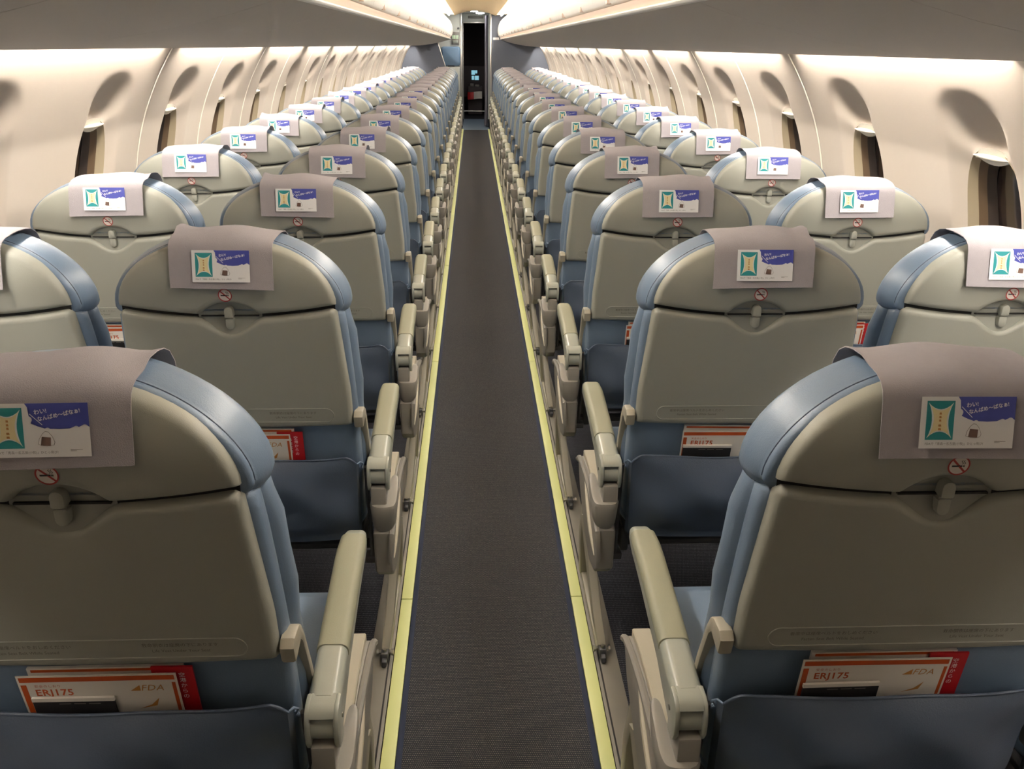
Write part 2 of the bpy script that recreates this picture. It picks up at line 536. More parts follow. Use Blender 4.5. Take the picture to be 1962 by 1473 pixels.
def make_pocket():
    mb = MB(); xs = [-0.232 * math.cos(PI * i / 36) for i in range(37)]
    pts = []
    for x in xs:
        c = max(0, (abs(x) - 0.205) / 0.027)
        t0 = 0.10 * c ** 2
        pts.append([pocket_pt(x, t0 + (1 - t0) * j / 20) for j in range(21)])
    grid(mb, pts, 'leather_dk')
    inner = [[(p[0] * 0.992, p[1] + 0.004, p[2] - (0.0 if j else -0.0)) for j, p in enumerate(r)] for r in pts]
    grid(mb, inner, 'leather_dk')
    # side gussets and bottom closing the pocket against the back
    for s in (0, -1):
        grid(mb, [[p for p in pts[s]], [(p[0] * 1.01, yb(p[2]) + 0.014, p[2] - 0.004) for p in pts[s]]], 'leather_dk')
    grid(mb, [[r[-1] for r in pts], [(r[-1][0], yb(0.39) + 0.03, 0.388) for r in pts]], 'leather_dk')
    return mb.mesh('seat_pocket', 70)


def make_hem():
    mb = MB(); path = []
    xs = [-0.232 * math.cos(PI * i / 36) for i in range(37)]
    for x in xs:
        c = max(0, (abs(x) - 0.205) / 0.027)
        p = pocket_pt(x, 0.10 * c ** 2); path.append((p[0], p[1] + 0.001, p[2] + 0.001))
    tube(mb, path, 0.0028, 'leather_dk', 6)
    for s in (-1, 1):                                           # slack folded corner loops
        p = path[0] if s < 0 else path[-1]
        loop = [p, (p[0] + s * 0.008, p[1] + 0.006, p[2] + 0.004), (p[0] + s * 0.013, p[1] + 0.012, p[2] - 0.003), (p[0] + s * 0.009, p[1] + 0.010, p[2] - 0.011),
                (p[0] + s * 0.013, p[1] + 0.014, p[2] - 0.018), (p[0] + s * 0.010, p[1] + 0.024, p[2] - 0.022), (p[0] + s * 0.004, p[1] + 0.022, p[2] - 0.016)]
        tube(mb, loop, 0.0018, 'thread', 6)
    return mb.mesh('pocket_hem', 60)


def make_cushion():
    rings = []
    for y, zt, zb, w in ((0.105, 0.440, 0.385, 0.222), (0.11, 0.448, 0.378, 0.230), (0.15, 0.455, 0.372, 0.236), (0.30, 0.458, 0.368, 0.238), (0.42, 0.464, 0.362, 0.240), (0.49, 0.464, 0.360, 0.240),
                         (0.525, 0.455, 0.362, 0.238), (0.545, 0.436, 0.368, 0.232), (0.552, 0.415, 0.385, 0.22)):
        rings.append([(x, y, z) for x, z in rrect(0, (zt + zb) / 2, w, (zt - zb) / 2, min(0.028, (zt - zb) / 2 - 0.002), 4)])
    return loft(MB(), rings, 'leather').mesh('seat_cushion', 50)


def make_bracket(s=-1):
    q = [(-0.006, 0.672), (-0.008, 0.698), (0.004, 0.708), (0.034, 0.707), (0.048, 0.698), (0.058, 0.675), (0.078, 0.600), (0.090, 0.530), (0.074, 0.530), (0.062, 0.600), (0.044, 0.668), (0.034, 0.680), (0.008, 0.674)]
    poly = [(y + yb(z), z) for y, z in q]
    return poly


ARX = -0.2775     # arm centre at the rear, relative to the seat centre (aisle on -x)


def arm_sec(y):
    t = (y - 0.06) / 0.48
    y = 0.06 + (y - 0.06) / 1.035 if y > 0.06 else y
    xc = ARX + 0.010 * max(0, t)
    zt = np.interp(y, [0.055, 0.07, 0.2, 0.4, 0.48, 0.52, 0.54], [0.556, 0.577, 0.588, 0.601, 0.600, 0.588, 0.572])
    zb = np.interp(y, [0.055, 0.07, 0.12, 0.2, 0.4, 0.48, 0.52, 0.54], [0.510, 0.500, 0.510, 0.530, 0.553, 0.552, 0.548, 0.556])
    w = np.interp(y, [0.055, 0.07, 0.2, 0.46, 0.52, 0.54], [0.0225, 0.0245, 0.0235, 0.0245, 0.021, 0.015])
    return xc, zt, zb, w


def make_arm():
    mb = MB(); rings = []
    for y in (0.086, 0.0865, 0.12, 0.16, 0.20, 0.28, 0.36, 0.44, 0.48, 0.515, 0.54, 0.5565, 0.5590):
        xc, zt, zb, w = arm_sec(min(0.5565, max(0.055, y)))
        k = 0.7 if y == 0.5590 else (0.97 if y == 0.086 else 1)
        rings.append([(x, y, z) for x, z in rrect(xc, (zt + zb) / 2, w * k, (zt - zb) / 2 * k, min(w, (zt - zb) / 2) * k * 0.62, 5)])
    loft(mb, rings, 'arm')
    cheek = [(0.092, 0.5775), (0.070, 0.5770), (0.058, 0.5715), (0.051, 0.558), (0.049, 0.540), (0.051, 0.522), (0.059, 0.508), (0.072, 0.502), (0.092, 0.504)]
    for a, b in ((ARX - 0.0245, ARX - 0.0165), (ARX + 0.0165, ARX + 0.0245)):
        prism_x(mb, cheek, a, b, 'arm', 0.0025, 2)
    prism_x(mb, [(0.092, 0.5780), (0.070, 0.5775), (0.058, 0.5720), (0.0535, 0.5640), (0.060, 0.5625), (0.092, 0.5625)], ARX - 0.0175, ARX + 0.0175, 'arm')
    return mb.mesh('armrest', 40)


def make_pad():
    mb = MB(); rings = []
    for y in (0.190, 0.1905, 0.24, 0.30, 0.36, 0.42, 0.46, 0.5045, 0.505):
        xc, zt, zb, w = arm_sec(y)
        k = 0.97 if y in (0.190, 0.505) else 1.0
        h = 0.030
        sec = rrect(xc, zt + 0.0016 - h / 2, (w + 0.0014) * k, h / 2 * k, 0.0135, 5)
        rings.append([(x, y, z) for x, z in sec])
    loft(mb, rings, 'pad')
    return mb.mesh('arm_pad', 40)


def make_hinge():
    mb = MB()
    ya = 0.072; zc = 0.540
    tube(mb, [(ARX - 0.0160, ya, zc), (ARX + 0.0165, ya, zc)], 0.020, 'arm', 20)
    box(mb, ARX - 0.0175, ARX + 0.0175, 0.047, 0.100, 0.455, 0.518, 'grey', 0.004)
    return mb.mesh('arm_hinge', 40)


def make_screw():
    mb = MB()
    tube(mb, [(ARX - 0.0225, 0.085, 0.545), (ARX - 0.0262, 0.085, 0.545)], 0.0042, 'steel', 10)
    return mb.mesh('pivot_screw', 40)


def make_collar():
    mb = MB(); rings = []
    for z, g in ((0.405, -0.010), (0.420, -0.003), (0.445, 0.0), (0.470, 0.002), (0.476, 0.0), (0.477, -0.004)):
        # plan shape: wraps the post and reaches towards the aisle and forward
        poly = [(ARX - 0.030 - g, 0.036 - g), (ARX + 0.020 + g, 0.036 - g), (ARX + 0.020 + g, 0.105), (ARX - 0.012, 0.105), (ARX - 0.018, 0.12), (ARX - 0.020, 0.165 + g), (ARX - 0.036 - g, 0.165 + g), (ARX - 0.038 - g, 0.10), (ARX - 0.038 - g, 0.055 - g)]
        zz = [0, 0, 0, 0, 0.008, 0.016, 0.018, 0.004, 0]
        ring = [(x, y, z + dz) for (x, y), dz in zip(poly, zz)]
        for _ in range(2):                                      # round the corners of the plan
            nr = []
            for a, b in zip(ring, ring[1:] + ring[:1]):
                nr += [tuple(p * 0.75 + q * 0.25 for p, q in zip(a, b)), tuple(p * 0.25 + q * 0.75 for p, q in zip(a, b))]
            ring = nr
        rings.append(ring)
    loft(mb, rings, 'grey')
    return mb.mesh('post_collar', 30)


def make_shroud():
    mb = MB()
    top = [(0.040, 0.405), (0.10, 0.425), (0.18, 0.437), (0.27, 0.438), (0.35, 0.430), (0.42, 0.415), (0.445, 0.400)]
    bot = [(0.445, 0.385), (0.40, 0.335), (0.30, 0.285), (0.22, 0.255), (0.15, 0.250), (0.08, 0.270), (0.045, 0.300)]
    prism_x(mb, top + bot, -0.303, -0.262, 'grey', 0.006, 3)
    # rolled rim along the aisle edge
    path = [(-0.304, y, z - 0.004) for y, z in top] + [(-0.300, 0.45, 0.385)]
    path = [(-0.300, 0.030, 0.330), (-0.303, 0.032, 0.375)] + path
    tube(mb, path, [0.004, 0.006] + [0.0075] * (len(path) - 3) + [0.004], 'grey', 8)
    tube(mb, [(-0.304, 0.08 + 0.03 * k, 0.315 + 0.014 * k) for k in range(8)], [0.001, 0.004, 0.006, 0.0065, 0.0065, 0.006, 0.004, 0.001], 'cream', 8)
    return mb.mesh('side_shroud', 40)


def make_top_trim():
    mb = MB(); rings = []
    for y, zc, x0, x1 in ((0.125, 0.452, -0.298, -0.268), (0.18, 0.452, -0.298, -0.262), (0.27, 0.451, -0.296, -0.258), (0.35, 0.444, -0.294, -0.256), (0.43, 0.428, -0.292, -0.258)):
        rings.append([(x0, y, zc - 0.02), (x0, y, zc - 0.002), (x0 + 0.002, y, zc), (x1 - 0.002, y, zc), (x1, y, zc - 0.002), (x1, y, zc - 0.02)])
    loft(mb, rings, 'cream')
    return mb.mesh('shroud_trim', 30)


def make_leg():
    mb = MB(); rings = []
    for x, y, z, w, d in ((-0.292, 0.300, 0.300, 0.011, 0.050), (-0.288, 0.270, 0.230, 0.011, 0.030), (-0.283, 0.220, 0.160, 0.011, 0.020), (-0.278, 0.165, 0.095, 0.011, 0.017), (-0.271, 0.125, 0.045, 0.011, 0.014), (-0.269, 0.115, 0.030, 0.010, 0.012)):
        rings.append([(x + a, y + b, z - b * 0.5) for a, b in rrect(0, 0, w, d, 0.003, 2)])
    loft(mb, rings, 'leg')
    rings = []
    for x, y, z in ((-0.288, 0.36, 0.30), (-0.284, 0.42, 0.17), (-0.274, 0.47, 0.02)):
        rings.append([(x + a, y + b, z) for a, b in rrect(0, 0, 0.010, 0.02, 0.003, 2)])
    loft(mb, rings, 'leg')
    box(mb, -0.281, -0.263, 0.11, 0.48, 0.012, 0.028, 'leg', 0.003)
    return mb.mesh('leg', 35)


def make_fitting():
    mb = MB(); x = -0.2675
    tube(mb, [(x - 0.018, 0.108, 0.022), (x + 0.018, 0.108, 0.022)], 0.0045, 'steel', 10)
    for s in (-1, 1):
        tube(mb, [(x + s * 0.016, 0.108, 0.022), (x + s * 0.021, 0.108, 0.022)], 0.0085, 'steel', 6)
    box(mb, x - 0.009, x + 0.009, 0.085, 0.122, 0.006, 0.034, 'dark', 0.003)
    box(mb, x - 0.006, x + 0.006, 0.068, 0.090, 0.006, 0.022, 'dark', 0.003)
    tube(mb, [(x, 0.096, 0.03), (x, 0.096, 0.041)], 0.005, 'steel', 8)
    return mb.mesh('floor_fitting', 35)


def make_link():
    mb = MB()
    tube(mb, [(-0.249, 0.075, 0.56), (-0.249, 0.10, 0.43), (-0.249, 0.11, 0.305)], 0.005, 'dark', 8)
    box(mb, -0.262, -0.232, 0.10, 0.135, 0.288, 0.306, 'dark', 0.004)
    return mb.mesh('recline_link', 35)


def make_beam(x0, x1):
    mb = MB()
    tube(mb, [(x0, 0.20, 0.285), (x1, 0.20, 0.285)], 0.013, 'dark', 10)
    tube(mb, [(x0, 0.45, 0.300), (x1, 0.45, 0.300)], 0.016, 'dark', 10)
    box(mb, -0.22, 0.22, 0.13, 0.50, 0.335, 0.362, 'dark', 0.006)
    box(mb, -0.225, -0.205, 0.17, 0.48, 0.27, 0.338, 'dark', 0.004)
    box(mb, 0.205, 0.225, 0.17, 0.48, 0.27, 0.338, 'dark', 0.004)
    return mb.mesh('seat_frame', 35)


def both(fn, name, sharp=40):
    """mesh for seats with the aisle on -x and its mirror image"""
    me = fn()
    mm = me.copy(); bm = bmesh.new(); bm.from_mesh(mm)
    for v in bm.verts: v.co.x = -v.co.x
    bmesh.ops.reverse_faces(bm, faces=bm.faces); bm.to_mesh(mm); bm.free()
    mm.update()
    return {1: me, -1: mm}


def one(me): return {1: me, -1: me}


def bracket_mesh():
    mb = MB(); prism_x(mb, make_bracket(), -0.2540, -0.2330, 'leg', 0.004, 2)
    return mb.mesh('recline_bracket', 35)


SM = dict(
    upper=one(make_upper_shell()), lower=one(make_lower_shell()), recess=one(make_recess()), latch=one(make_latch()), sign=one(make_sign()),
    groove=one(make_groove()), placard=one(make_placard(-0.098, '着席中は座席ベルトをおしめください', 'Fasten Seat Belt While Seated')), placard2=one(make_placard(0.105, '救命胴衣は座席の下にあります', 'Life Vest Under Your Seat')), back=one(make_backrest()), head=one(make_headrest()), piping=one(make_stitch()),
    pocket=one(make_pocket()), hem=one(make_hem()), cushion=one(make_cushion()), bracket=both(bracket_mesh, 'b'),
    arm=both(make_arm, 'a'), pad=both(make_pad, 'p'), hinge=both(make_hinge, 'h'), screw=both(make_screw, 's'), collar=both(make_collar, 'c'),
    shroud=both(make_shroud, 's'), trim=both(make_top_trim, 't'), leg=both(make_leg, 'l'), fitting=both(make_fitting, 'f'), link=both(make_link, 'k'),
    frame=both(lambda: make_beam(-0.288, 0.262), 'f'), wframe=both(lambda: make_beam(-0.262, 0.235), 'f'),
)
for _k in ('arm', 'pad', 'hinge', 'screw'):                         # slim centre arm between two seats
    SM['c' + _k] = {}
    for _s in (1, -1):
        me_ = SM[_k][_s].copy()
        for v_ in me_.vertices: v_.co.x = (v_.co.x - _s * ARX) * 0.55
        SM['c' + _k][_s] = me_

ARM_DX = XA - (XA + XW) / 2          # lateral shift of the shared centre arm

ORD = ['first', 'second', 'third', 'fourth', 'fifth', 'sixth', 'seventh', 'eighth', 'ninth', 'tenth', 'eleventh', 'twelfth', 'thirteenth', 'fourteenth',
       'fifteenth', 'sixteenth', 'seventeenth', 'eighteenth', 'nineteenth', 'twentieth']
SIDE = {1: 'curtain side', -1: 'jump seat side'}


def add_arm(root, s, pre='', dx=0.0):
    a = obj('armrest', SM[pre + 'arm'][s], root, (dx, 0, 0))
    for n, k in (('arm_pad', 'pad'), ('arm_hinge', 'hinge'), ('pivot_screw', 'screw')):
        obj(n, SM[pre + k][s], a)
    return a


def seat(k, s, kind):
    """k row from the back, s = +1 / -1 side of the aisle, kind 'aisle' or 'window'"""
    x = s * (XA if kind == 'aisle' else XW)
    root = empty('airline_seat', (x, Y0 + k * P, 0))
    tag(root, 'grey-backed blue %s seat, %s row from the front partition, %s of the aisle' % (kind, ORD[NROW - 1 - k], SIDE[s]), 'seat', 'airline seats in rows of four')
    us = obj('upper_shell', SM['upper'][s], root)
    ls = obj('lower_shell', SM['lower'][s], root)
    obj('backrest', SM['back'][s], root)
    h = obj('headrest', SM['head'][s], root); obj('piping', SM['piping'][s], h)
    if k < 12:
        obj('latch_recess', SM['recess'][s], ls); obj('tray_latch', SM['latch'][s], ls); obj('no_smoking_sign', SM['sign'][s], us)
    if k < 7:
        obj('label_groove', SM['groove'][s], ls); obj('placard_lettering', SM['placard'][s], ls); obj('placard_lettering', SM['placard2'][s], ls)
    obj('seat_cushion', SM['cushion'][s], root)
    if kind == 'aisle':
        add_arm(root, s)
        obj('post_collar', SM['collar'][s], root)
        sh = obj('side_shroud', SM['shroud'][s], root); obj('shroud_trim', SM['trim'][s], sh)
        lg = obj('leg', SM['leg'][s], root); obj('floor_fitting', SM['fitting'][s], lg)
    else:
        add_arm(root, s, 'c', -s * (XW - (XA + XW) / 2))
        lg = obj('leg', SM['leg'][s], root, (s * 0.10, 0, 0))
        obj('floor_fitting', SM['fitting'][s], lg)
    if k < 12 or kind == 'aisle':
        obj('recline_bracket', SM['bracket'][s], root)
        pk = obj('seat_pocket', SM['pocket'][s], root); obj('pocket_hem', SM['hem'][s], pk)
        obj('recline_link', SM['link'][s], root)
    obj('seat_frame', SM['frame' if kind == 'aisle' else 'wframe'][s], root)
    return root


# ------------------------------------------------------------------ headrest covers with their printed card
def cloth_path():
    p = [(-0.0225, 1.001), (-0.0205, 1.010), (-0.0165, 1.028), (-0.0115, 1.051), (-0.0075, 1.070), (-0.0030, 1.081), (0.0060, 1.0910), (0.020, 1.0985), (0.042, 1.1035), (0.065, 1.1055), (0.092, 1.1050),
         (0.114, 1.1010), (0.131, 1.0915), (0.143, 1.074), (0.147, 1.05), (0.146, 1.02)]
    return p


def make_cover(seed):
    rnd = random.Random(seed); path = cloth_path(); nx = 15
    ph = [rnd.uniform(0, 6.28) for _ in range(6)]; skew = rnd.uniform(-0.006, 0.006); flap = rnd.uniform(0.003, 0.010)
    corner = rnd.choice((-1, 1, 1))
    front = []
    for i, (y, z) in enumerate(path):
        v = i / (len(path) - 1); row = []
        for j in range(nx):
            u = -1 + 2 * j / (nx - 1)
            hw = 0.1015 + 0.010 * max(0, v - 0.45)
            x = u * hw + skew * v
            over = max(0, min(1, (v - 0.35) * 5))                 # sinks a little with the round head rest on top
            zz = z - over * 0.008 * u * u
            yy = y - 0.0016 * math.sin(2.2 * u + ph[0]) * (1 - over) * (1 - abs(0.4 - v)) 
            zz += over * 0.0018 * math.sin(5 * u + ph[1] + 3 * v) + (skew * u * 0.4)
            if i >= 9 and abs(u) > 0.8 and u * corner > 0:        # lifted front corner
                zz += flap * (abs(u) - 0.8) * 5
            row.append((x, yy, zz))
        front.append(row)
    mb = MB(); grid(mb, front, 'cloth')
    me = mb.mesh('headrest_cover', 60, fix=False)
    bm = bmesh.new(); bm.from_mesh(me)
    bmesh.ops.recalc_face_normals(bm, faces=bm.faces)
    bmesh.ops.solidify(bm, geom=bm.faces[:], thickness=0.0012)
    bm.to_mesh(me); bm.free()
    me.shade_smooth(); me.set_sharp_from_angle(angle=math.radians(60))
    return me


def card_point(x, z):
    """card coords (0..1.78 wide, 0..1 tall about the centre) onto the cloth's back drop"""
    return x, z


def make_card(detail):
    W, H = 0.1130, 0.0610; cz = 1.0455
    mb = MB(); lay = [0]

    def put(pts, mt, level, tris=None):
        v = []
        for a, b in pts:
            z = cz + (b - 0.5) * H
            yy = -0.0165 + (z - 1.028) * (0.0165 - 0.0075) / (1.070 - 1.028)
            v.append(((a - 0.5) * W, yy - 0.0030 - 0.00018 * level, z))
        mb.add(v, tris if tris else [tuple(range(len(v)))], mt)

    put([(0, 0), (1, 0), (1, 0.55), (1, 1), (0.4, 1), (0, 1)], 'white', 0)
    # blue sky with a scalloped cloud edge
    edge = [(0.385, 1.0)]
    for cx_, cz_, r in ((0.395, 0.86, 0.075), (0.405, 0.70, 0.07), (0.455, 0.60, 0.05), (0.52, 0.545, 0.05), (0.59, 0.50, 0.05), (0.68, 0.49, 0.055), (0.78, 0.50, 0.055), (0.87, 0.525, 0.05), (0.955, 0.55, 0.05)):
        for k in range(5):
            a = math.radians((70 if cx_ < 0.43 else 140) - k * (25 if cx_ < 0.43 else 27))
            edge.append((cx_ + r * math.cos(a) * 0.6, cz_ + r * math.sin(a)))
    edge = edge + [(1.0, 0.55), (1.0, 1.0)]
    bm = bmesh.new(); vs = [bm.verts.new((a, b, 0)) for a, b in edge]; fc = bm.faces.new(vs)
    r = bmesh.ops.triangulate(bm, faces=[fc]); bm.verts.index_update()
    put(edge, 'blue', 1, [tuple(v.index for v in f.verts) for f in bm.faces]); bm.free()
    # teal stamp with a pillow-shaped field
    put([(0.06, 0.17), (0.355, 0.17), (0.355, 0.92), (0.06, 0.92)], 'teal', 1)
    for ins, mt, lv in ((0.0, 'white', 2), (0.012, 'sand', 3)):
        pts = []
        x0, x1, z0, z1 = 0.075 + ins, 0.34 - ins, 0.20 + ins * 2, 0.89 - ins * 2
        cor = [(x0, z0), (x1, z0), (x1, z1), (x0, z1)]
        bulge = [(0, 0.13), (-0.045, 0), (0, -0.13), (0.045, 0)]
        for q in range(4):
            a, b = cor[q], cor[(q + 1) % 4]
            for k in range(8):
                t = k / 8; s = math.sin(PI * t) ** 0.8
                pts.append((a[0] + (b[0] - a[0]) * t + bulge[q][0] * s * (1.15 if ins else 1), a[1] + (b[1] - a[1]) * t + bulge[q][1] * s))
        c = (0.2075, 0.545)
        put([c] + pts, mt, lv, [(0, 1 + k, 1 + (k + 1) % len(pts)) for k in range(len(pts))])
    if detail:
        for k, zc in enumerate((0.68, 0.61, 0.545, 0.45, 0.38)):
            w = 0.012 if k < 3 else 0.016
            put([(0.207 - w, zc - 0.02), (0.207 + w, zc - 0.02), (0.207 + w * 0.7, zc + 0.02), (0.207 - w, zc + 0.02)], 'gold', 4)
        # rice ball
        ob = [(0.49, 0.24), (0.54, 0.215), (0.60, 0.21), (0.645, 0.225), (0.655, 0.28), (0.63, 0.40), (0.595, 0.475), (0.565, 0.485), (0.535, 0.44), (0.50, 0.34)]
        put(ob, 'ink', 2)
        c = (0.573, 0.335)
        put([(c[0] + (a - c[0]) * 0.94, c[1] + (b - c[1]) * 0.95) for a, b in ob], 'white', 3)
        put([(0.515, 0.225), (0.612, 0.212), (0.618, 0.37), (0.53, 0.385)], 'brown', 4)

        def tx(body, size, x, z, mt, rot=0.0, align='LEFT', lv=5, sx=1.0, bold=0.0):
            v, f = text_polys(body, size, align, bold=bold)
            ca, sa = math.cos(rot), math.sin(rot)
            put([(x + (a * ca - b * sa) * sx, z + (a * sa + b * ca) * W / H) for a, b in v], mt, lv, f)
        tx('わい!', 0.056, 0.475, 0.80, 'white', 0.14, bold=0.0012)
        tx('なんばめ〜ばなぁ!', 0.052, 0.505, 0.675, 'white', 0.20, bold=0.0012)
        put([(0.425, 0.805), (0.43, 0.815), (0.548, 0.605), (0.543, 0.597)], 'white', 3)
        tx('FDAで「青森ー名古屋(小牧)」ひとっ飛び!', 0.033, 0.06, 0.075, 'ink')
        for k, (a, b) in enumerate(((0.80, 0.92), (0.80, 0.86))):
            put([(a, 0.135 - 0.025 * k), (b, 0.137 - 0.025 * k), (b, 0.143 - 0.025 * k), (a, 0.145 - 0.025 * k)], 'ink', 3)
    me = mb.mesh('printed_card', 0, fix=False)
    return me


COVERS = [make_cover(20 + i) for i in range(6)]
CARD = [make_card(True), make_card(False)]


def cover(k, s, kind):
    x = s * (XA if kind == 'aisle' else XW)
    rnd = random.Random(k * 7 + (s + 1) * 31 + (3 if kind == 'aisle' else 0))
    o = obj('headrest_cover', COVERS[rnd.randrange(6)], None, (x - s * 0.004 + rnd.uniform(-0.003, 0.003), Y0 + k * P - 0.0005, rnd.uniform(-0.001, 0.002)))
    o.rotation_euler = (0, 0, rnd.uniform(-0.03, 0.03))
    tag(o, 'grey cloth over the headrest, %s seat, %s row from the front partition, %s' % (kind, ORD[NROW - 1 - k], SIDE[s]), 'headrest cover', 'grey headrest covers with printed cards')
    c = obj('printed_card', CARD[0 if k < 9 else 1], o, (rnd.uniform(-0.004, 0.004), -0.0002, rnd.uniform(-0.003, 0.003)))
    c['label'] = 'white card printed with blue sky and teal stamp'
    return o


# ------------------------------------------------------------------ leaflets in the seat pockets
def slab(mb, x0, x1, z0, z1, y0, y1, mt, lean=0.0):
    v = [(x0, y0, z0), (x1, y0, z0), (x1 + lean, y0, z1), (x0 + lean, y0, z1), (x0, y1, z0), (x1, y1, z0), (x1 + lean, y1, z1), (x0 + lean, y1, z1)]
    mb.add(v, [(0, 1, 2, 3), (5, 4, 7, 6), (4, 0, 3, 7), (1, 5, 6, 2), (3, 2, 6, 7), (4, 5, 1, 0)], mt)


def put_print(mb, polys, x, z, y, mt, tris):
    mb.add([(x + a, y, z + b) for a, b in polys], tris, mt)


def make_safety_card():
    mb = MB(); x0, x1, z0, z1 = -0.107, 0.107, -0.130, 0.0
    slab(mb, x0, x1, z0, z1, 0, 0.0012, 'paper')
    q = [0, 1, 2, 3]
    f = lambda a, b, c, d, mt, lv: mb.add([(a, -0.0002 * lv, c), (b, -0.0002 * lv, c), (b, -0.0002 * lv, d), (a, -0.0002 * lv, d)], [(0, 1, 2, 3)], mt)
    f(x0 + 0.003, x1 - 0.003, z1 - 0.012, z1 - 0.003, 'orange', 1)
    f(x0 + 0.003, x0 + 0.011, z0, z1 - 0.017, 'orange', 1)
    f(x1 - 0.008, x1 - 0.003, z0, z1 - 0.017, 'orange', 1)
    pts = rrect((x0 + x1) / 2 + 0.0015, (z0 + z1) / 2 - 0.0105, (x1 - x0) / 2 - 0.0095, (z1 - z0) / 2 - 0.0012, 0.006, 4)
    mb.add([(a, -0.0004, b) for a, b in pts], [tuple(range(len(pts)))], 'paper')
    for body, size, x, z, mt, b in (('ERJ175', 0.0168, x0 + 0.020, z1 - 0.0375, 'orange', 0.0004), ('安全のしおり', 0.0058, x0 + 0.021, z1 - 0.0215, 'orange', 0.0), ('FDA', 0.0160, x1 - 0.052, z1 - 0.032, 'gold', 0.0)):
        v, t = text_polys(body, size, 'LEFT', 0.25 if body == 'FDA' else 0.0, 1.08, b)
        mb.add([(x + a, -0.0006, z + c) for a, c in v], t, mt)
    mb.add([(x1 - 0.066, -0.0006, z1 - 0.032), (x1 - 0.052, -0.0006, z1 - 0.032), (x1 - 0.052, -0.0006, z1 - 0.021)], [(0, 1, 2)], 'gold')
    mb.add([(x1 - 0.060, -0.0006, z1 - 0.068), (x1 - 0.035, -0.0006, z1 - 0.062), (x1 - 0.030, -0.0006, z1 - 0.047), (x1 - 0.042, -0.0006, z1 - 0.060)], [(0, 1, 2, 3)], 'gold')
    return mb.mesh('safety_card', 0, fix=False)


def make_red_booklet():
    mb = MB()
    slab(mb, -0.028, 0.028, -0.13, 0.0, 0, 0.003, 'red')
    # rounded upper corner piece
    for i, (col, x) in enumerate((('空港からの', 0.012), ('路線案内', -0.001))):
        for j, ch in enumerate(col):
            v, t = text_polys(ch, 0.0092, 'CENTER')
            mb.add([(x + a, -0.0003, -0.018 - 0.0105 * j - (0.004 if i else 0) + c) for a, c in v], t, 'white')
    return mb.mesh('red_booklet', 0, fix=False)


def make_dark_leaflet():
    mb = MB()
    slab(mb, -0.055, 0.055, -0.085, 0.0, 0, 0.003, 'black')
    slab(mb, -0.0555, 0.0555, -0.0055, 0.001, -0.0004, 0.0034, 'paper')
    for k in range(3):
        mb.add([(-0.02 + 0.02 * k, -0.0003, -0.0105), (-0.004 + 0.02 * k, -0.0003, -0.0105), (-0.004 + 0.02 * k, -0.0003, -0.009), (-0.02 + 0.02 * k, -0.0003, -0.009)], [(0, 1, 2, 3)], 'ink')
    return mb.mesh('dark_leaflet', 0, fix=False)


def make_magazine():
    mb = MB(); slab(mb, -0.105, 0.105, -0.13, 0.0, 0, 0.005, 'paper')
    mb.add([(-0.100, -0.0003, -0.007), (0.100, -0.0003, -0.007), (0.100, -0.0003, -0.002), (-0.100, -0.0003, -0.002)], [(0, 1, 2, 3)], 'orange')
    return mb.mesh('cabin_magazine', 0, fix=False)


LEAF = dict(safety_card=make_safety_card(), red_booklet=make_red_booklet(), dark_leaflet=make_dark_leaflet(), cabin_magazine=make_magazine())


def leaflets(k, s, kind):
    x = s * (XA if kind == 'aisle' else XW); rnd = random.Random(k * 13 + s * 5 + (2 if kind == 'aisle' else 9))
    where = '%s seat pocket, %s row from front partition, %s' % (kind, ORD[NROW - 1 - k], SIDE[s])
    tilt = math.atan(0.158)
    for nm, dx, z, dy, rz, lab, cat in (
            ('cabin_magazine', -0.010, 0.663, 0.0036, rnd.uniform(-0.01, 0.02), 'white magazine edge', 'magazine'),
            ('red_booklet', 0.088, 0.660, -0.0008, rnd.uniform(-0.01, 0.015), 'red booklet', 'booklet'),
            ('safety_card', -0.016, 0.656, -0.0050, rnd.uniform(-0.015, 0.015), 'safety card', 'card'),
            ('dark_leaflet', -0.062, 0.6145, -0.0105, rnd.uniform(-0.015, 0.015), 'black leaflet', 'leaflet')):
        o = obj(nm, LEAF[nm], None, (x + dx + rnd.uniform(-0.006, 0.006), Y0 + k * P + yb(z) + dy, z + rnd.uniform(-0.003, 0.003)))
        o.rotation_euler = (tilt, rz, 0)
        tag(o, '%s in %s' % (lab, where), cat, 'papers in the seat pockets')


# ================================================================== THE CABIN
# ---------------- floor
def simple(name, fn, mt=None, sharp=35, parent=None):
    mb = MB(); fn(mb); return obj(name, mb.mesh(name, sharp), parent)


struct(simple('floor', lambda mb: box(mb, -1.45, 1.45, YB, 22.5, -0.06, -0.001, 'carpet2')))
cr = empty('aisle_carpet', (0, 0, 0)); tag(cr, 'dark woven carpet runner between the two yellow floor strips', 'carpet')
simple('carpet_field', lambda mb: box(mb, -0.208, 0.208, YB, YF - 0.2, -0.0005, 0.006, 'carpet', 0.0), parent=cr)
for s in (-1, 1):
    simple('edge_binding', lambda mb: box(mb, min(s * 0.208, s * 0.2215), max(s * 0.208, s * 0.2215), YB, YF - 0.2, -0.0005, 0.0068, 'binding', 0.001), parent=cr)
vf = simple('vestibule_mat', lambda mb: box(mb, -0.245, 0.245, YF - 0.2, 19.28, -0.0005, 0.005, 'vestfloor'))
tag(vf, 'blue grey mat on the floor before the cockpit doorway', 'mat')
joints = [YB, 0.09, 2.089, 4.07, 6.08, 8.07, 10.06, 12.05, 14.04, 16.03, YF - 0.02]
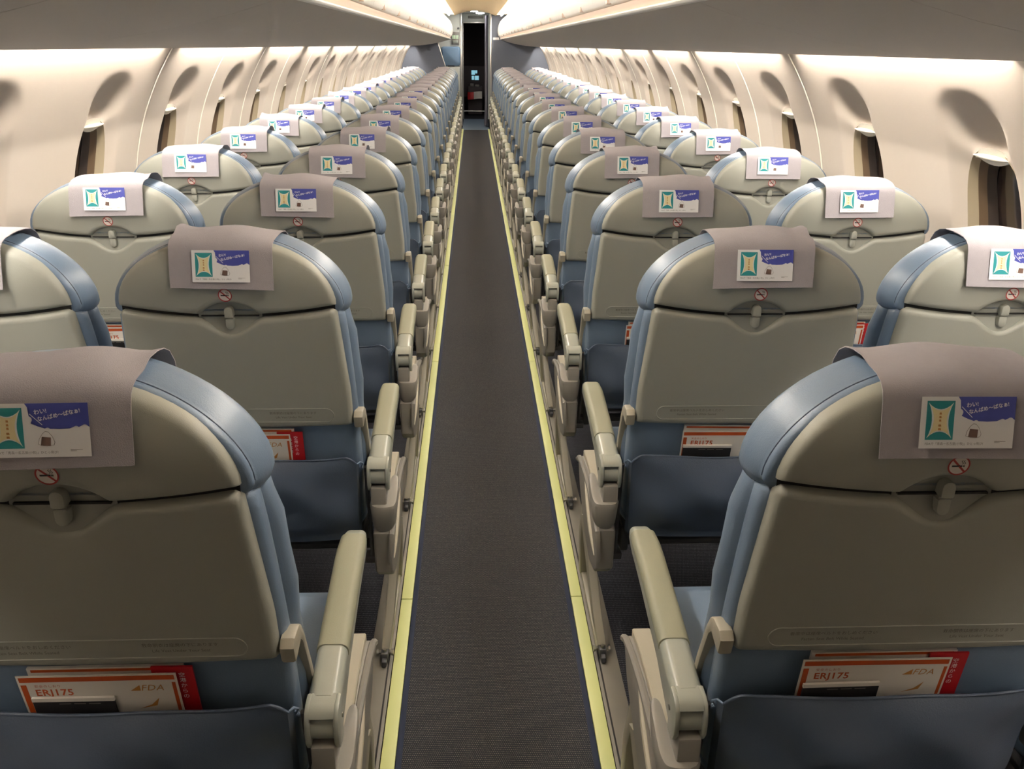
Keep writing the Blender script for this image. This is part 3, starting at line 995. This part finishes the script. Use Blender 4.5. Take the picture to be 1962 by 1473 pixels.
for s in (-1, 1):
    me_cache = {}
    for i in range(len(joints) - 1):
        L = joints[i + 1] - joints[i]
        mb = MB(); box(mb, -0.0154, 0.0154, 0.002, L - 0.002, -0.0005, 0.0085, 'strip', 0.0015)
        o = obj('floor_path_strip', mb.mesh('floor_path_strip', 35), None, (s * 0.2381, joints[i], 0))
        n = len(joints) - 2 - i
        tag(o, 'pale yellow luminous floor strip, %s length from the front partition, %s of the carpet' % (ORD[n], SIDE[s]), 'floor strip', 'luminous floor strips along the aisle')
    tr = empty('seat_track', (s * 0.285, 0, 0))
    tag(tr, 'grey metal seat track beside the yellow strip, %s of the aisle' % SIDE[s], 'track')
    simple('track_cover', lambda mb: box(mb, -0.029, 0.029, YB, YF, -0.0005, 0.004, 'track', 0.001), parent=tr)
    simple('track_slot', lambda mb: box(mb, -0.0215 if s > 0 else 0.0175, -0.0175 if s > 0 else 0.0215, YB, YF, 0.003, 0.0046, 'gap'), parent=tr)

# ---------------- side walls: one moulded panel per window
WZ = [0.0, 0.15, 0.35, 0.55, 0.75, 0.90, 1.05, 1.19, 1.30, 1.437, 1.56]
WX = [1.17, 1.255, 1.325, 1.358, 1.366, 1.362, 1.340, 1.292, 1.240, 1.155, 1.062]
WC = np.polyfit(WZ, WX, 5)


def W(z): return float(np.polyval(WC, z))


WCZ = 1.02                                  # window centre height


WDEP = 0.034


def sstep(t):
    t = min(1, max(0, t)); return t * t * (3 - 2 * t)


def scoop(y, z):
    hz = 0.335 if z > WCZ else 0.26
    q = ((abs(y) / 0.180) ** 2.6 + (abs(z - WCZ) / hz) ** 2.6) ** (1 / 2.6)
    base = WDEP * sstep((1.0 - q) / 0.34)
    q2 = ((abs(y) / 0.176) ** 2.2 + (abs(z - 1.272) / 0.094) ** 2.2) ** (1 / 2.2)
    return base + 0.024 * sstep((1.0 - q2) / 0.6)


def win_outline(n=72, hw=0.135, hh=0.19, e=2.7):
    out = []
    for k in range(n):
        a = 2 * PI * k / n
        c, s_ = math.cos(a), math.sin(a)
        r = (abs(c / hw) ** e + abs(s_ / hh) ** e) ** (-1 / e)
        out.append((r * c, WCZ + r * s_))
    return out


def make_wall_panel(lo_edge=True, hi_edge=True):
    hy, z0, z1 = 0.40, 0.01, 1.56
    n = 144; rings = []
    op = win_outline(n)
    for i in range(31):
        t = (i / 30.0); t = t * 0.75 + 0.25 * t * t
        ring = []
        for k in range(n):
            y0, zz0 = op[k]
            dy, dz = y0, zz0 - WCZ
            sc = 1e9
            if abs(dy) > 1e-9: sc = min(sc, hy / abs(dy))
            if dz > 1e-9: sc = min(sc, (z1 - WCZ) / dz)
            if dz < -1e-9: sc = min(sc, (WCZ - z0) / -dz)
            y1, zz1 = dy * sc, WCZ + dz * sc
            y, z = y0 + (y1 - y0) * t, zz0 + (zz1 - zz0) * t
            edge = max(0, (abs(y) - (hy - 0.006)) / 0.006) if (hi_edge if y > 0 else lo_edge) else 0
            ring.append((W(z) + scoop(y, z) + 0.006 * edge ** 2, y - (0.0015 if edge > 0.5 else 0) * (1 if y > 0 else -1), z))
        rings.append(ring)
    # corner snapping keeps the panel rectangular
    for cy, cz in ((hy, z1), (-hy, z1), (hy, z0), (-hy, z0)):
        k = min(range(n), key=lambda q: (rings[-1][q][1] - cy) ** 2 + (rings[-1][q][2] - cz) ** 2)
        rings[-1][k] = (W(cz) + (0.006 if (hi_edge if cy > 0 else lo_edge) else 0), cy - (0.0015 if (hi_edge if cy > 0 else lo_edge) else 0) * (1 if cy > 0 else -1), cz)
    mb = loft(MB(), rings, 'wall', cap=False)
    back = [(x + 0.012, y, z) for x, y, z in rings[-1]]
    loft(mb, [rings[-1], back], 'wall', cap=False)
    return mb.mesh('wall_panel', 50)


def make_win_parts():
    out = {}
    op = win_outline(72)

    def ringat(scale, depth): return [(W(z) + (scoop(y, z) if scale == 1.0 else WDEP) + depth, y * scale, WCZ + (z - WCZ) * scale) for y, z in op]
    for nm, mt, s0, d0, s1, d1 in (('window_frame', 'reveal', 1.0, -0.002, 0.96, 0.022), ('window_gasket', 'gasket', 0.96, 0.022, 0.91, 0.045), ('window_seal', 'gasket2', 0.91, 0.045, 0.84, 0.070)):  # the two inner bands carry the window reflections as colour
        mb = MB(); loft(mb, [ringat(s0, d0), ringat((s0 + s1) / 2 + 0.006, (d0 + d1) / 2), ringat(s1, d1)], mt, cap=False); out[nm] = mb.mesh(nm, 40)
    mb = MB(); r = ringat(0.86, 0.0715); r2_ = ringat(0.86, 0.076)
    loft(mb, [r, r2_], 'pane'); out['window_pane'] = mb.mesh('window_pane', 30)
    # sliding shade, pulled almost all the way up, with its finger ridge
    mb = MB(); rows = []
    for i in range(9):
        y = -0.0965 + 0.193 * i / 8; col = []
        top = WCZ + 0.19 * (max(0.0, 1 - (abs(y) / 0.136) ** 2.7)) ** (1 / 2.7) + 0.004
        low = min(top - 0.001, 1.170 + 0.024 * (y / 0.0965) ** 2)
        for j in range(5):
            z = low + (top - low) * j / 4; col.append((W(z) + WDEP + 0.003 + 0.002 * (1 - j / 4), y, z))
        rows.append(col)
    grid(mb, rows, 'shade'); grid(mb, [[(x + 0.006, y, z) for x, y, z in r] for r in rows], 'shade')
    grid(mb, [[r[0] for r in rows], [(r[0][0] + 0.006, r[0][1], r[0][2]) for r in rows]], 'shade')
    out['window_shade'] = mb.mesh('window_shade', 50)
    mb = MB(); tube(mb, [(W(1.19) + WDEP - 0.002, -0.085 + 0.017 * i, 1.190) for i in range(11)], [0.001, 0.004, 0.006, 0.007, 0.0075, 0.0075, 0.0075, 0.007, 0.006, 0.004, 0.001], 'shade', 8)
    out['shade_handle'] = mb.mesh('shade_handle', 50)
    return out


def flipx(me):
    mm = me.copy(); bm = bmesh.new(); bm.from_mesh(mm)
    for v in bm.verts: v.co.x = -v.co.x
    bmesh.ops.reverse_faces(bm, faces=bm.faces); bm.to_mesh(mm); bm.free(); return mm


PANEL = {}
for _n, _a, _b in (('both', True, True), ('lo', True, False), ('hi', False, True)):
    PANEL[_n, 1] = make_wall_panel(_a, _b); PANEL[_n, -1] = flipx(PANEL[_n, 1])
WP = make_win_parts(); WINP = {1: WP, -1: {k: flipx(v) for k, v in WP.items()}}
SEAM = {}
for _s in (1, -1):
    mb = MB(); tube(mb, [(_s * (W(z) + 0.0015), 0, z) for z in [0.05 + 1.45 * i / 40 for i in range(41)]], 0.0032, 'shade', 6); SEAM[_s] = mb.mesh('seam_trim', 60)
wn = 0
NWIN0 = -4
for s, nm in ((-1, 'wall_left'), (1, 'wall_right')):
    wall = struct(empty(nm))
    for i in range(NWIN0, 19):
        y = 2.335 + 0.80 * i
        if y > YF - 0.1: break
        obj('wall_panel', PANEL['lo' if i == 0 else ('hi' if i == 1 else 'both'), s], wall, (0, y, 0))
        wn += 1
        w = struct(empty('window_%d' % wn, (0, y, 0)))
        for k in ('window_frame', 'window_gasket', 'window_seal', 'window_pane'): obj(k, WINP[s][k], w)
        sh = obj('window_shade', WINP[s]['window_shade'], w); obj('shade_handle', WINP[s]['shade_handle'], sh)
    for i in range(NWIN0, 19):
        y = 2.335 + 0.80 * i - 0.4
        if y > YF - 0.1 or y < YB or i == 1: continue
        obj('seam_trim', SEAM[s], wall, (0, y, 0))
    mb = MB()                                                       # backing skin behind the panel joints
    grid(mb, [[(s * (W(z) + 0.02 + (0.12 if z < 1.45 and z > 0.7 else 0.0)), y, z) for z in (0.0, 0.15, 0.4, 0.68, 0.72, 1.0, 1.2, 1.40, 1.46, 1.56)] for y in (YB, YF)], 'wall')
    obj('wall_backing', mb.mesh('wall_backing', 30), wall)

# ---------------- overhead bins (one module per 0.8 m)
UNDER = [(1.082, 1.452), (1.085, 1.440), (1.070, 1.4365), (1.0, 1.440), (0.90, 1.449), (0.78, 1.467), (0.65, 1.492), (0.55, 1.517), (0.47, 1.541), (0.445, 1.548)]
LIP = [(0.445, 1.548), (0.434, 1.551), (0.430, 1.556), (0.434, 1.561), (0.448, 1.564)]
BAND = [(0.448, 1.564), (0.441, 1.572), (0.436, 1.586)]
DOOR = [(0.437, 1.588), (0.424, 1.596), (0.410, 1.625), (0.402, 1.66), (0.399, 1.70), (0.404, 1.75), (0.418, 1.80), (0.444, 1.850), (0.474, 1.880), (0.495, 1.888)]


def strip_mesh(name, prof, y0, y1, mt, s, thick=None, sharp=40):
    mb = MB()
    grid(mb, [[(s * x, y0, z) for x, z in prof], [(s * x, y1, z) for x, z in prof]], mt)
    return mb.mesh(name, sharp, fix=False) if False else mb.mesh(name, sharp)


def body_mesh(s, L):
    mb = MB()
    prof = UNDER
    closed = prof + [(0.46, 1.57), (0.47, 1.86), (0.60, 1.90), (0.88, 1.66), (1.0, 1.50), (1.045, 1.456)]
    g = 0.0008
    loft(mb, [[(s * x, g, z) for x, z in closed], [(s * x, L - g, z) for x, z in closed]], 'bin_under')
    return mb.mesh('bin_body', 40)


def thin(name, prof, s, L, mt, t=0.006, g=0.0012):
    mb = MB(); back = [(x + t, z) for x, z in prof[::-1]]
    cl = prof + back
    loft(mb, [[(s * x, g, z) for x, z in cl], [(s * x, L - g, z) for x, z in cl]], mt)
    return mb.mesh(name, 40)


def bin_set(s, L):
    out = dict(body=body_mesh(s, L), lip=thin('bin_lip', LIP, s, L, 'bin_white', 0.004, 0.0), band=thin('bin_band', BAND, s, L, 'bin_band', 0.004, 0.0), door=thin('bin_door', DOOR, s, L, 'bin_white', 0.008))
    mb = MB(); box(mb, min(s * 0.413, s * 0.432), max(s * 0.413, s * 0.432), L / 2 - 0.012, L / 2 + 0.012, 1.591, 1.612, 'bin_band', 0.002); out['latch'] = mb.mesh('door_latch', 35)
    return out


bin_y = [3.27 - 0.4 + 0.8 * i for i in range(-5, 17)]               # module starts, latch in the middle of each
for s in (-1, 1):
    cache = {}
    for i, y in enumerate(bin_y):
        y1 = min(y + 0.8, YF)
        if i == 0: y0 = YB
        else: y0 = y
        L = round(y1 - y0, 3)
        if y + 0.8 > YF - 0.45: L = round(YF - y0, 3)
        if L not in cache: cache[L] = bin_set(s, L)
        c = cache[L]
        b = empty('overhead_bin', (0, y0, 0))
        n = len(bin_y) - 1 - i
        tag(b, 'white overhead bin with grey underside, %s from the front partition, %s' % (ORD[n] if n < 20 else ('twenty-first', 'twenty-second')[n - 20], SIDE[s]), 'overhead bin', 'overhead bins above the seats')
        obj('bin_body', c['body'], b); obj('bin_lip', c['lip'], b); obj('bin_band', c['band'], b)
        d = obj('bin_door', c['door'], b); obj('door_latch', c['latch'], d)
        if L > 1.0 and i > 0: pass

# ---------------- ceiling
mb = MB()
CE = [(-0.62, 1.965), (-0.50, 1.962), (-0.372, 1.950), (-0.362, 1.938), (-0.350, 1.944), (-0.25, 1.985), (-0.12, 2.010), (0, 2.018), (0.12, 2.010), (0.25, 1.985), (0.350, 1.944), (0.362, 1.938), (0.372, 1.950), (0.50, 1.962), (0.62, 1.965)]
cl = CE + [(x, z + 0.02) for x, z in CE[::-1]]
loft(mb, [[(x, YB, z) for x, z in cl], [(x, YF + 0.02, z) for x, z in cl]], 'ceil')
struct(obj('ceiling', mb.mesh('ceiling', 40)))

# ---------------- cove lamps over the bin doors and wash lamps behind the bin edge
for s in (-1, 1):
    i = 0; y = 0.62; L = 1.55
    while y + L < YF + 0.05:
        t = empty('cove_lamp', (0, y, 0))
        n = int(round((YF - 0.1 - y) / 1.6))
        tag(t, 'warm white cove lamp above the bin doors, %s from the front partition, %s' % (ORD[max(0, n - 1)], SIDE[s]), 'lamp', 'cove lamps along the ceiling')
        mb = MB(); tube(mb, [(s * 0.455, 0, 1.940), (s * 0.455, L, 1.940)], 0.011, 'lamp', 8); obj('lamp_tube', mb.mesh('lamp_tube', 40), t)
        mb = MB(); box(mb, min(s * 0.43, s * 0.48), max(s * 0.43, s * 0.48), 0, L, 1.954, 1.961, 'bin_white'); obj('lamp_housing', mb.mesh('lamp_housing', 30), t)
        y += 1.6
gaps = [-0.35, 0.55, 1.94, 3.54, 5.14, 6.36, 7.54, 9.14, 10.74, 12.34, 13.94, 15.54, YF]
for s in (-1, 1):
    for i in range(len(gaps) - 1):
        a, b_ = gaps[i] + 0.10, gaps[i + 1] - 0.10
        t = empty('wash_lamp', (0, a, 0))
        tag(t, 'warm lamp tube behind the bin edge, %s from front partition, %s' % (ORD[len(gaps) - 2 - i], SIDE[s]), 'lamp', 'wall wash lamps behind the bins')
        L = b_ - a
        mb = MB(); tube(mb, [(s * 1.104, 0, 1.478), (s * 1.104, L, 1.478)], 0.007, 'wash', 8); obj('lamp_tube', mb.mesh('lamp_tube', 40), t)
        mb = MB(); box(mb, min(s * 1.062, s * 1.084), max(s * 1.062, s * 1.084), 0, L, 1.462, 1.505, 'bin_white', 0.002); obj('lamp_housing', mb.mesh('lamp_housing', 30), t)
        for ye in (-0.006, L + 0.002):
            mb = MB(); box(mb, min(s * 1.086, s * 1.146), max(s * 1.086, s * 1.146), ye, ye + 0.004, 1.443, 1.500, 'bin_white', 0.001); obj('end_cap', mb.mesh('end_cap', 30), t)

# ---------------- rear wall behind the camera
struct(simple('wall_back', lambda mb: box(mb, -1.45, 1.45, YB - 0.04, YB, 0, 2.05, 'partition')))


# ---------------- forward end
def plan(mb, poly, y0, y1, mt):
    loft(mb, [[(x, y0, z) for x, z in poly], [(x, y1, z) for x, z in poly]], mt)


def wallcurve(z0, z1, s, n=12): return [(s * (W(z) + 0.0), z) for z in [z0 + (z1 - z0) * i / n for i in range(n + 1)]]


mb = MB()
plan(mb, [(0.292, 0.0)] + wallcurve(0.0, 1.50, 1) + [(1.08, 1.56), (0.62, 1.99), (0.292, 2.02)], YF, YF + 0.03, 'partition')
pr = empty('front_partition', (0.7, YF, 0)); tag(pr, 'dark grey fabric partition across the front, curtain side of the doorway', 'partition')
o = obj('partition_panel', mb.mesh('partition_panel', 30), pr, (-0.7, -YF, 0))
mb = MB(); box(mb, 0.262, 0.292, YF - 0.005, YF + 0.035, 0, 2.02, 'trim', 0.004); obj('edge_trim', mb.mesh('edge_trim', 30), pr, (-0.7, -YF, 0))
mb = MB(); box(mb, 0.315, 0.425, YF - 0.006, YF - 0.0005, 1.545, 1.585, 'white', 0.002); obj('placard', mb.mesh('placard', 30), pr, (-0.7, -YF, 0))

mb = MB()
plan(mb, [(-0.30, 0.0), (-0.36, 0.30), (-0.555, 1.114), (-0.672, 1.478), (-0.70, 1.52)] + wallcurve(0.0, 1.50, -1)[::-1], YF, YF + 0.03, 'partition')
pl = empty('front_partition', (-0.9, YF, 0)); tag(pl, 'dark grey slanted partition behind the jump seat side front row', 'partition')
obj('partition_panel', mb.mesh('partition_panel', 30), pl, (0.9, -YF, 0))
mb = MB(); tube(mb, [(-0.355, YF + 0.01, 0.30), (-0.552, YF + 0.01, 1.114), (-0.668, YF + 0.01, 1.478)], 0.010, 'trim', 8); obj('edge_trim', mb.mesh('edge_trim', 30), pl, (0.9, -YF, 0))
mb = MB(); box(mb, -0.86, -0.80, YF - 0.008, YF - 0.0005, 1.36, 1.372, 'black', 0.002); obj('partition_hook', mb.mesh('partition_hook', 30), pl, (0.9, -YF, 0))

GY = 17.7
gp = struct(empty('wall_galley'))
mb = MB(); box(mb, -1.42, -0.262, GY, GY + 0.03, 0, 2.08, 'galley'); obj('galley_panel', mb.mesh('galley_panel', 30), gp)
mb = MB(); box(mb, -0.284, -0.250, GY - 0.012, GY + 0.04, 0, 2.03, 'trim', 0.004); obj('edge_trim', mb.mesh('edge_trim', 30), gp)
mb = MB(); box(mb, -0.318, -0.302, GY + 0.03, 19.3, 0, 2.08, 'galley'); struct(obj('wall_vestibule_left', mb.mesh('wall_vestibule_left', 30)))
mb = MB(); box(mb, 0.302, 0.318, YF + 0.03, 19.3, 0, 2.08, 'partition'); struct(obj('wall_vestibule_right', mb.mesh('wall_vestibule_right', 30)))
mb = MB(); box(mb, -0.75, 0.32, YF + 0.02, 19.4, 2.045, 2.08, 'galley'); struct(obj('ceiling_vestibule', mb.mesh('ceiling_vestibule', 30)))
# bulkhead with the cockpit doorway
mb = MB(); BY = 19.3
box(mb, -1.0, -0.245, BY, BY + 0.05, 0, 2.1, 'galley'); box(mb, 0.245, 1.0, BY, BY + 0.05, 0, 2.1, 'galley'); box(mb, -0.245, 0.245, BY, BY + 0.05, 1.872, 2.1, 'galley')
struct(obj('wall_front', mb.mesh('wall_front', 30)))
mb = MB()
for x0, x1, z0, z1 in ((-0.262, -0.238, 0, 1.89), (0.238, 0.262, 0, 1.89), (-0.262, 0.262, 1.868, 1.892)): box(mb, x0, x1, BY - 0.014, BY + 0.004, z0, z1, 'trim', 0.003)
dd = struct(obj('door_1', mb.mesh('door_frame', 30)))
mb = MB(); box(mb, -0.14, 0.17, BY - 0.016, BY - 0.002, 1.955, 2.005, 'grey', 0.003)
o = obj('header_sign', mb.mesh('header_sign', 30)); tag(o, 'grey sign plate above the cockpit doorway', 'sign')

# phone and lamp panel, jump seat, grab handle
ph = empty('crew_panel', (-0.37, GY, 1.57)); tag(ph, 'crew phone panel with rows of lit keys on the pale wall', 'control panel')
mb = MB(); box(mb, -0.072, 0.072, -0.03, 0, -0.112, 0.112, 'grey', 0.006); obj('panel_body', mb.mesh('panel_body', 30), ph)
kb = MB(); box(kb, -0.011, 0.011, -0.036, -0.029, -0.010, 0.010, 'keypad', 0.002); km = kb.mesh('key', 30)
for r in range(2):
    for c in range(4): obj('key', km, ph, (-0.045 + 0.03 * c, 0, 0.005 + 0.032 * r))
mb = MB(); box(mb, -0.05, 0.05, -0.05, -0.028, -0.09, -0.035, 'arm', 0.01); obj('handset', mb.mesh('handset', 30), ph)
mb = MB(); tube(mb, [(-0.315, GY - 0.012, 1.742), (-0.315, GY - 0.0, 1.742)], 0.02, 'dark', 14)
o = obj('speaker_grille', mb.mesh('speaker_grille', 30)); tag(o, 'small round dark speaker on the pale wall above the crew panel', 'speaker')
js = empty('jump_seat', (-0.46, GY, 0)); tag(js, 'folded pale blue crew jump seat below the crew panel', 'jump seat')
mb = MB(); rings = []
for y, hw, z0, z1, r in ((-0.005, 0.17, 1.10, 1.42, 0.03), (-0.06, 0.178, 1.085, 1.425, 0.04), (-0.10, 0.17, 1.095, 1.415, 0.04), (-0.118, 0.15, 1.115, 1.395, 0.04)):
    rings.append([(x, y, z) for x, z in rrect(0, (z0 + z1) / 2, hw, (z1 - z0) / 2, r, 4)])
loft(mb, rings, 'jump'); obj('headrest_cushion', mb.mesh('headrest_cushion', 50), js)
mb = MB(); box(mb, -0.17, 0.17, -0.14, -0.004, 0.42, 1.07, 'galley', 0.02); obj('seat_body', mb.mesh('seat_body', 30), js)
mb = MB(); box(mb, -0.06, 0.07, -0.105, -0.01, 1.068, 1.092, 'dark', 0.008); obj('hinge_bar', mb.mesh('hinge_bar', 30), js)
mb = MB(); tube(mb, [(-0.305, GY - 0.012, 0.945), (-0.305, GY - 0.05, 0.94), (-0.305, GY - 0.05, 0.66), (-0.305, GY - 0.012, 0.655)], 0.010, 'trim', 8)
o = obj('grab_handle', mb.mesh('grab_handle', 40)); tag(o, 'slim upright metal grab handle beside the doorway', 'handle')
gl = empty('exit_indicator', (-0.285, 18.4, 0.94)); tag(gl, 'small green lit indicator on the doorway side wall', 'indicator')
mb = MB(); box(mb, -0.017, 0.0, -0.03, 0.03, -0.06, 0.06, 'galley', 0.003); obj('indicator_case', mb.mesh('indicator_case', 30), gl)
mb = MB(); box(mb, 0.0, 0.003, -0.03, 0.024, -0.052, 0.052, 'green', 0.001); box(mb, -0.014, 0.003, -0.034, -0.029, -0.052, 0.052, 'green', 0.001); obj('indicator_lens', mb.mesh('indicator_lens', 30), gl)

# curtain drawn aside
mb = MB(); rows = []
for j in range(13):
    z = 0.03 + 1.93 * j / 12; row = []
    for i in range(41):
        t = i / 40
        w = 0.055 + 0.035 * max(0, 0.35 - z)
        row.append((0.232 - w / 2 + (w / 2 + 0.005) * math.sin(t * 30 + 0.3 * math.sin(z * 3)) * 0.8 - 0.02 * max(0, 0.4 - z), 17.25 + 0.55 * t, z))
    rows.append(row)
grid(mb, rows, 'curtain')
grid(mb, [[(x + 0.004, y, z) for x, y, z in r] for r in rows], 'curtain')
o = obj('curtain', mb.mesh('curtain', 60)); tag(o, 'grey curtain bunched at the side of the doorway', 'curtain')

# vestibule dome lamps
for x, y in ((-0.02, 17.3), (0.10, 18.5)):
    t = empty('dome_lamp', (x, y, 2.045)); tag(t, 'round dome lamp over the %s of the vestibule' % ('rear part' if y < 18 else 'cockpit end'), 'lamp', 'vestibule dome lamps')
    mb = MB(); rings = []
    for r, z in ((0.085, 0.0), (0.08, -0.012), (0.06, -0.022), (0.02, -0.027)): rings.append([(r * math.cos(2 * PI * k / 20), r * math.sin(2 * PI * k / 20), z) for k in range(20)])
    loft(mb, rings, 'vest'); obj('lamp_lens', mb.mesh('lamp_lens', 50), t)
    mb = MB(); rings = []
    for r, z in ((0.105, 0.0), (0.105, -0.006), (0.088, -0.008), (0.086, 0.0)): rings.append([(r * math.cos(2 * PI * k / 20), r * math.sin(2 * PI * k / 20), z) for k in range(20)])
    loft(mb, rings, 'trim', cap=False); obj('lamp_ring', mb.mesh('lamp_ring', 50), t)

# cockpit shell and contents
ck = struct(empty('wall_cockpit'))
mb = MB()
box(mb, -1.0, -0.97, BY + 0.05, 22.2, 0, 2.1, 'cockpit'); box(mb, 0.97, 1.0, BY + 0.05, 22.2, 0, 2.1, 'cockpit'); box(mb, -1, 1, 22.2, 22.23, 0, 2.1, 'cockpit'); box(mb, -1, 1, BY + 0.05, 22.2, 2.1, 2.13, 'cockpit')
obj('cockpit_lining', mb.mesh('cockpit_lining', 30), ck)
cl_ = empty('dome_lamp', (0.1, 20.2, 2.1)); tag(cl_, 'dim round lamp on the cockpit ceiling', 'lamp')  # fill light added to lift the dark cockpit
mb = MB(); loft(mb, [[(r * math.cos(2 * PI * k / 16), r * math.sin(2 * PI * k / 16), z) for k in range(16)] for r, z in ((0.10, 0.0), (0.095, -0.012), (0.06, -0.022))], 'ckglow'); obj('lamp_lens', mb.mesh('lamp_lens', 50), cl_)
ip = empty('instrument_panel', (0, 21.0, 0)); tag(ip, 'dark cockpit instrument panel with lit screens', 'instrument panel')
mb = MB(); box(mb, -0.9, 0.9, 0, 0.25, 0.35, 1.02, 'cockpit', 0.03); obj('panel_body', mb.mesh('panel_body', 30), ip)
for x0, x1, z0, z1 in ((-0.08, 0.0, 0.83, 0.925), (0.005, 0.05, 0.86, 0.925), (-0.075, -0.02, 0.725, 0.81), (-0.005, 0.085, 0.72, 0.81)):
    mb = MB(); box(mb, x0, x1, -0.012, 0.004, z0, z1, 'screen', 0.003); obj('screen', mb.mesh('screen', 30), ip)
pe = empty('centre_pedestal', (0, 20.4, 0)); tag(pe, 'dark centre pedestal between the pilot seats', 'pedestal')
mb = MB(); box(mb, -0.16, 0.16, 0, 0.55, 0.012, 0.60, 'cockpit', 0.02); obj('pedestal_body', mb.mesh('pedestal_body', 30), pe)
mb = MB(); box(mb, -0.11, -0.03, 0.05, 0.12, 0.60, 0.665, 'grey', 0.01); box(mb, 0.0, 0.09, 0.05, 0.10, 0.60, 0.64, 'grey', 0.01); obj('lever', mb.mesh('lever', 30), pe)
fl = empty('folded_cloth', (0, 20.30, 0)); tag(fl, 'red and white cloth hung over the centre pedestal', 'cloth')
for nm, x0, x1, mt in (('red_half', -0.165, -0.03, 'red'), ('white_half', -0.03, 0.15, 'paper')):
    mb = MB(); grid(mb, [[(x, 0.02 * math.sin(x * 20) - 0.01 * k, 0.50 - 0.05 * k + 0.01 * math.sin(x * 13)) for x in [x0 + (x1 - x0) * i / 8 for i in range(9)]] for k in range(4)], mt)
    grid(mb, [[(x, 0.02 * math.sin(x * 20) - 0.01 * k + 0.006, 0.50 - 0.05 * k + 0.01 * math.sin(x * 13)) for x in [x0 + (x1 - x0) * i / 8 for i in range(9)]] for k in range(4)], mt)
    obj(nm, mb.mesh(nm, 50), fl)
mb = MB(); tube(mb, [(-0.24, BY + 0.03, 0.16), (0.20, BY + 0.03, 0.16)], 0.007, 'trim', 8)
o = obj('threshold_bar', mb.mesh('threshold_bar', 40)); tag(o, 'bright metal bar low across the cockpit doorway', 'bar')

# ---------------- the seats, their covers and papers
for k in range(NROW):
    for s in (-1, 1):
        for kind in ('aisle', 'window'):
            seat(k, s, kind)
            cover(k, s, kind)
            if k < 5 or (k < 7 and kind == 'aisle'): leaflets(k, s, kind)
